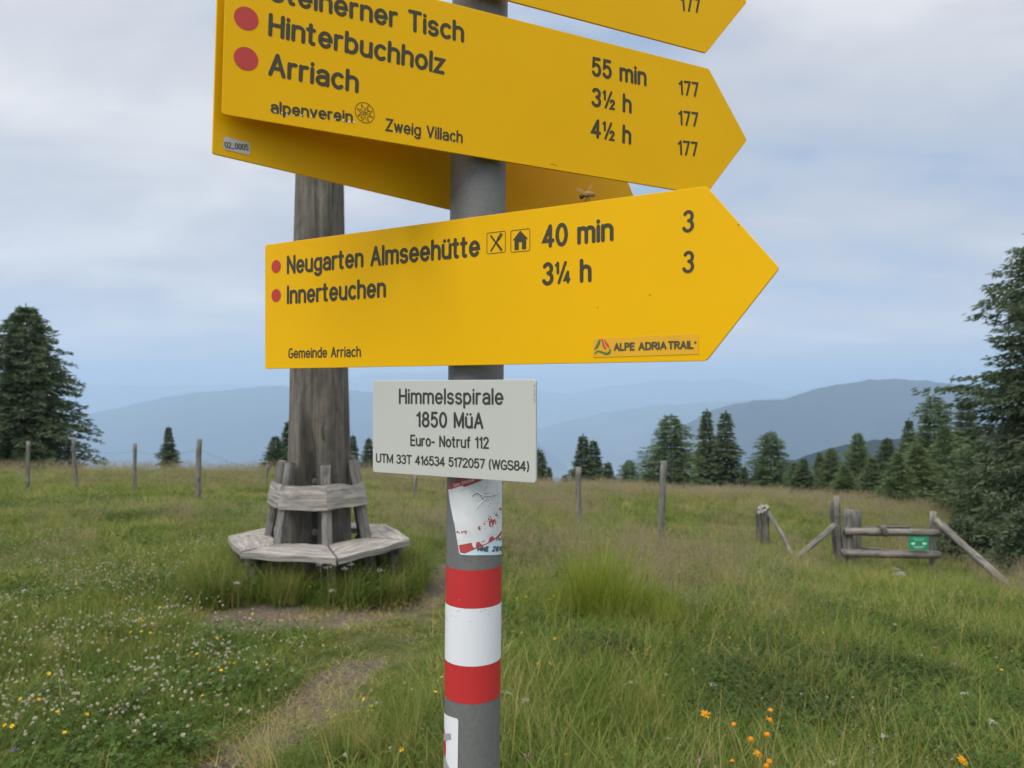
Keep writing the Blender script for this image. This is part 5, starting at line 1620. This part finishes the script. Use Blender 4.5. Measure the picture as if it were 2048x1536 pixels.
def flakes(mb, B, a, b, up, n, s0):
    for k in range(n):
        t_ = random.random()
        x0, y0 = a[0] + (b[0] - a[0]) * t_ + random.uniform(-2, 2), a[1] + (b[1] - a[1]) * t_ - random.uniform(0, up)
        c = B.px(x0, y0); s_ = s0 * random.uniform(.6, 1.5)
        mb.add([B.map(c.x + s_ * math.cos(1.26 * i + k) * random.uniform(.6, 1.1) * .7, c.y + s_ * math.sin(1.26 * i + k) * random.uniform(.6, 1.2), .00042 + k * 1e-6) for i in range(5)], [(0, 1, 2, 3, 4)])
for i, ch in enumerate(((549, 224), (562, 228), (572, 230), (587, 232), (603, 233), (622, 235), (645, 238), (668, 241), (686, 243), (697, 246), (706, 247))):
    flakes(pl, A, (ch[0], ch[1]), (ch[0] + 3, ch[1] - 1), 3, 2, .0008)
for (x0, y0) in ((772, 259), (789, 264), (838, 275), (852, 262), (856, 273), (872, 276), (880, 262), (902, 283), (846, 264), (811, 270)):
    flakes(pl, A, (x0, y0), (x0 + 2, y0), 3, 1, .0006)
pl.build('peeled_paint', M['peel'], A.root)
ed = MB()
def zq(zx, zy): return tuple(A.px(690 + zx * 70 / 2048, 200 + zy * 50 / 1463))
star = [(950, 250), (985, 560), (930, 590), (710, 490), (915, 740), (750, 950), (980, 865), (925, 1030), (1000, 1010), (985, 1170), (1030, 1185), (1155, 1000), (1350, 1240), (1380, 1220), (1300, 1010), (1345, 1030), (1345, 950), (1600, 1010), (1380, 830), (1480, 800), (1580, 660), (1330, 690), (1390, 600), (1300, 620), (1370, 340), (1175, 555), (950, 250)]
poly_line(ed, [zq(*p) for p in star], .0005, A.map)
cc = A.px(729.5, 225.3)
poly_line(ed, [zq(1150 + 555 * math.cos(t_) + 60 * math.sin(t_) * 0, 745 + 585 * math.sin(t_) + 130 * math.cos(t_)) for t_ in np.linspace(0, 6.2832, 40)], .0006, A.map, .00036)
for (x0, y0) in ((1020, 730), (1160, 670), (1130, 870), (1255, 800)):
    poly_line(ed, [zq(x0 + 55 * math.cos(t_), y0 + 70 * math.sin(t_)) for t_ in np.linspace(0, 6.2832, 14)], .00045, A.map, .0004)
ed.build('edelweiss_emblem', M['thin_ink'], A.root)
sc_ = MB(); poly_line(sc_, [tuple(A.px(1100, 328)), tuple(A.px(1107, 329)), tuple(A.px(1114, 331))], .0004, A.map)
sc_.build('scratch', M['thin_ink'], A.root)

zC = (HY - 106) / F * .886
Cb = Board('arrow_sign', 'yellow arrow sign at the top, cut off by the upper edge of the photo', (A.o.x, A.o.y), XY(1412, .8858), .15, .535, .060, zC + .535 * math.sin(math.asin((.2425 - .228) / .535)), math.asin((.2425 - .228) / .535))
Cb.line('177', (1362, 22), (1402, 27), .0175, weight=.155)

Bb = Board('arrow_sign', 'yellow arrow sign behind the post, with a small grey number label at its lower left', XY(425, .67), XY(1262, 1.06), .15, .535, .058, (HY - 307) / F * .67, .030)
p0, p1 = Bb.px(447, 300), Bb.px(500, 281)
lab = MB(); ll = .0245; cB = Bb.px(473.5, 292)
pts = rrect(cB.x - ll / 2, cB.y - .0058, cB.x + ll / 2, cB.y + .0058, .002)
lab.add([Bb.map(x, y, .0004) for x, y in pts], [tuple(range(len(pts)))])
lo = lab.build('number_label', M['sticker_grey'], Bb.root)
lm_ = MB(); Bb.text(lm_, '02_0005', (449, 296), (497, 302), .0058, .17, .20, True, .0006); lm_.build('lettering', M['sticker_ink'], lo)

# white plate
P = Board('name_plate', 'greyish white plate reading Himmelsspirale with height and coordinates, below the yellow boards', XY(745.5, .8197), XY(1070.5, .7246), .10, .1995, 0, -(944 - HY) / F * .8197, 0.0, matk='plate', th=.003)
P.line('Himmelsspirale', (798, 808), (1007, 810), .0168, 'plate_ink', weight=.145)
P.line('1850 MüA', (833, 854.5), (967, 858), .0168, 'plate_ink', weight=.155)
P.line('Euro- Notruf 112', (821, 892), (978, 898), .0122, 'plate_ink', weight=.155)
P.line('UTM 33T 416534 5172057 (WGS84)', (752, 925), (1059, 943), .0102, 'plate_ink', weight=.16, gap=.16)
ch = MB(); random.seed(9)
for k in range(14):
    x0, y0 = 1069.3 + random.uniform(-1.2, 1.0), random.choice((random.uniform(768, 805), random.uniform(785, 800)))
    c = P.px(x0, y0); s_ = random.uniform(.0003, .0008)
    ch.add([P.map(min(.1993, c.x + s_ * math.cos(1.57 * i)), c.y + s_ * 2 * math.sin(1.57 * i), .0003 + k * 1e-6) for i in range(4)], [(0, 1, 2, 3)])
ch.build('chipped_paint', M['tape_grey'], P.root)

# brackets that hold the boards to the post
def bracket(B, z_off, parent):
    """steel band round the post and a stub to the board's back"""
    # board point nearest to the post axis
    a = post_axis(B.o.z + z_off)
    q = a - B.o
    u = q.dot(B.u); v = q.dot(B.v)
    face = B.map(u, v, -.0026)
    m_ = MB()
    n = 28
    vs, fs = [], []
    for i in range(n):
        t_ = 6.2832 * i / n
        for dz in (-.011, .011): vs.append(a + Vector((math.cos(t_) * (PR + .0022), math.sin(t_) * (PR + .0022), dz)))
    for i in range(n): fs.append((2 * i, 2 * ((i + 1) % n), 2 * ((i + 1) % n) + 1, 2 * i + 1))
    m_.add(vs, fs)
    d = (face - a)
    if d.length > PR + .003:
        tube(m_, [a + d.normalized() * (PR + .001), face], [.009, .009], 12)
    m_.build('clamp', M['galv'], parent)
bracket(LB, .075, LB.root); bracket(A, .06, A.root); bracket(Cb, .05, Cb.root); bracket(P, .05, P.root); bracket(Bb, .085, Bb.root)

# print on the small green notice
wp = MB()
for (v0, u0, u1, w0) in ((.84, .22, .78, .006), (.72, .28, .72, .006), (.24, .25, .75, .014), (.12, .3, .7, .006)):
    ribbon(wp, [(u0, v0), (u1, v0)], w0 * 3.2, gmap, .002)
for s_ in (-1, 1):
    flat_poly(wp, gmap, [(.5 + s_ * .42, .50), (.5 + s_ * .24, .58), (.5 + s_ * .18, .50), (.5 + s_ * .22, .40), (.5 + s_ * .34, .38)][::s_], .003)
wp.build('white_print', M['white_print'], gsn)

# ------------------------------------------------------------------ bee hovering in front of the sign
bp0 = at(1174, 391, .70)
be = thing('bee', bp0, 'small brown bee flying in front of the top edge of the lowest yellow sign', 'bee')
def ellipsoid(name, c, r, rot, matk, parent, rough=0):
    bm = bmesh.new(); bmesh.ops.create_icosphere(bm, subdivisions=3, radius=1)
    Mx = Matrix.Rotation(rot, 3, 'Y')
    for v in bm.verts:
        q = v.co.copy()
        k = 1 + rough * noise.noise(q * 6)
        v.co = Mx @ Vector((q.x * r[0] * k, q.y * r[1] * k, q.z * r[2] * k)) + Vector(c)
    me = bpy.data.meshes.new(name); bm.to_mesh(me); bm.free(); me.materials.append(M[matk])
    me.polygons.foreach_set('use_smooth', [True] * len(me.polygons))
    o = bpy.data.objects.new(name, me); COL.objects.link(o); o.parent = parent
    return o
k_ = .70 / F * 1.15
ellipsoid('thorax', (0 * k_, 0, 2 * k_), (6.5 * k_, 5 * k_, 5 * k_), R(-20), 'bee', be, .25)
ellipsoid('head', (-9.5 * k_, 0, -2 * k_), (4 * k_, 4 * k_, 4.5 * k_), R(-20), 'bee_dark', be, .1)
ellipsoid('abdomen', (8 * k_, 0, 2 * k_), (7 * k_, 4.6 * k_, 4.6 * k_), R(12), 'bee', be, .1)
for (pts, r0) in ((((2, -1, -3), (0, -1, -9), (-2, -1, -13)), .00035), (((4, 0, -3), (4, 0, -12), (4, 0, -18)), .0003), (((0, 1, -2), (-3, 1, -8), (-5, 1, -14)), .00035)):
    lg = MB(); tube(lg, [bp0 + Vector(p) * k_ for p in pts], [r0, r0 * 1.2, r0 * .8], 6); lg.build('leg', M['bee_dark'], be)
wm, wt, wb = mat('bee_wing')
wb.inputs['Base Color'].default_value = (.35, .26, .16, 1); wb.inputs['Alpha'].default_value = .45; wb.inputs['Roughness'].default_value = .3
for (dx, dz, s_) in ((-20, 7, 1), (10, 14, 1)):
    wmb = MB(); d = Vector((dx, -2, dz)); pr_ = Vector((-dz, 0, dx)).normalized() * 3.2
    base_ = bp0 + Vector((0, -1, 5)) * k_
    pts = [base_, base_ + (d * .35 + pr_ * .7) * k_, base_ + (d * .8 + pr_) * k_, base_ + d * k_, base_ + (d * .8 - pr_ * .6) * k_, base_ + (d * .35 - pr_ * .5) * k_]
    wmb.add(pts, [tuple(range(6))]); wmb.build('wing', wm, be)
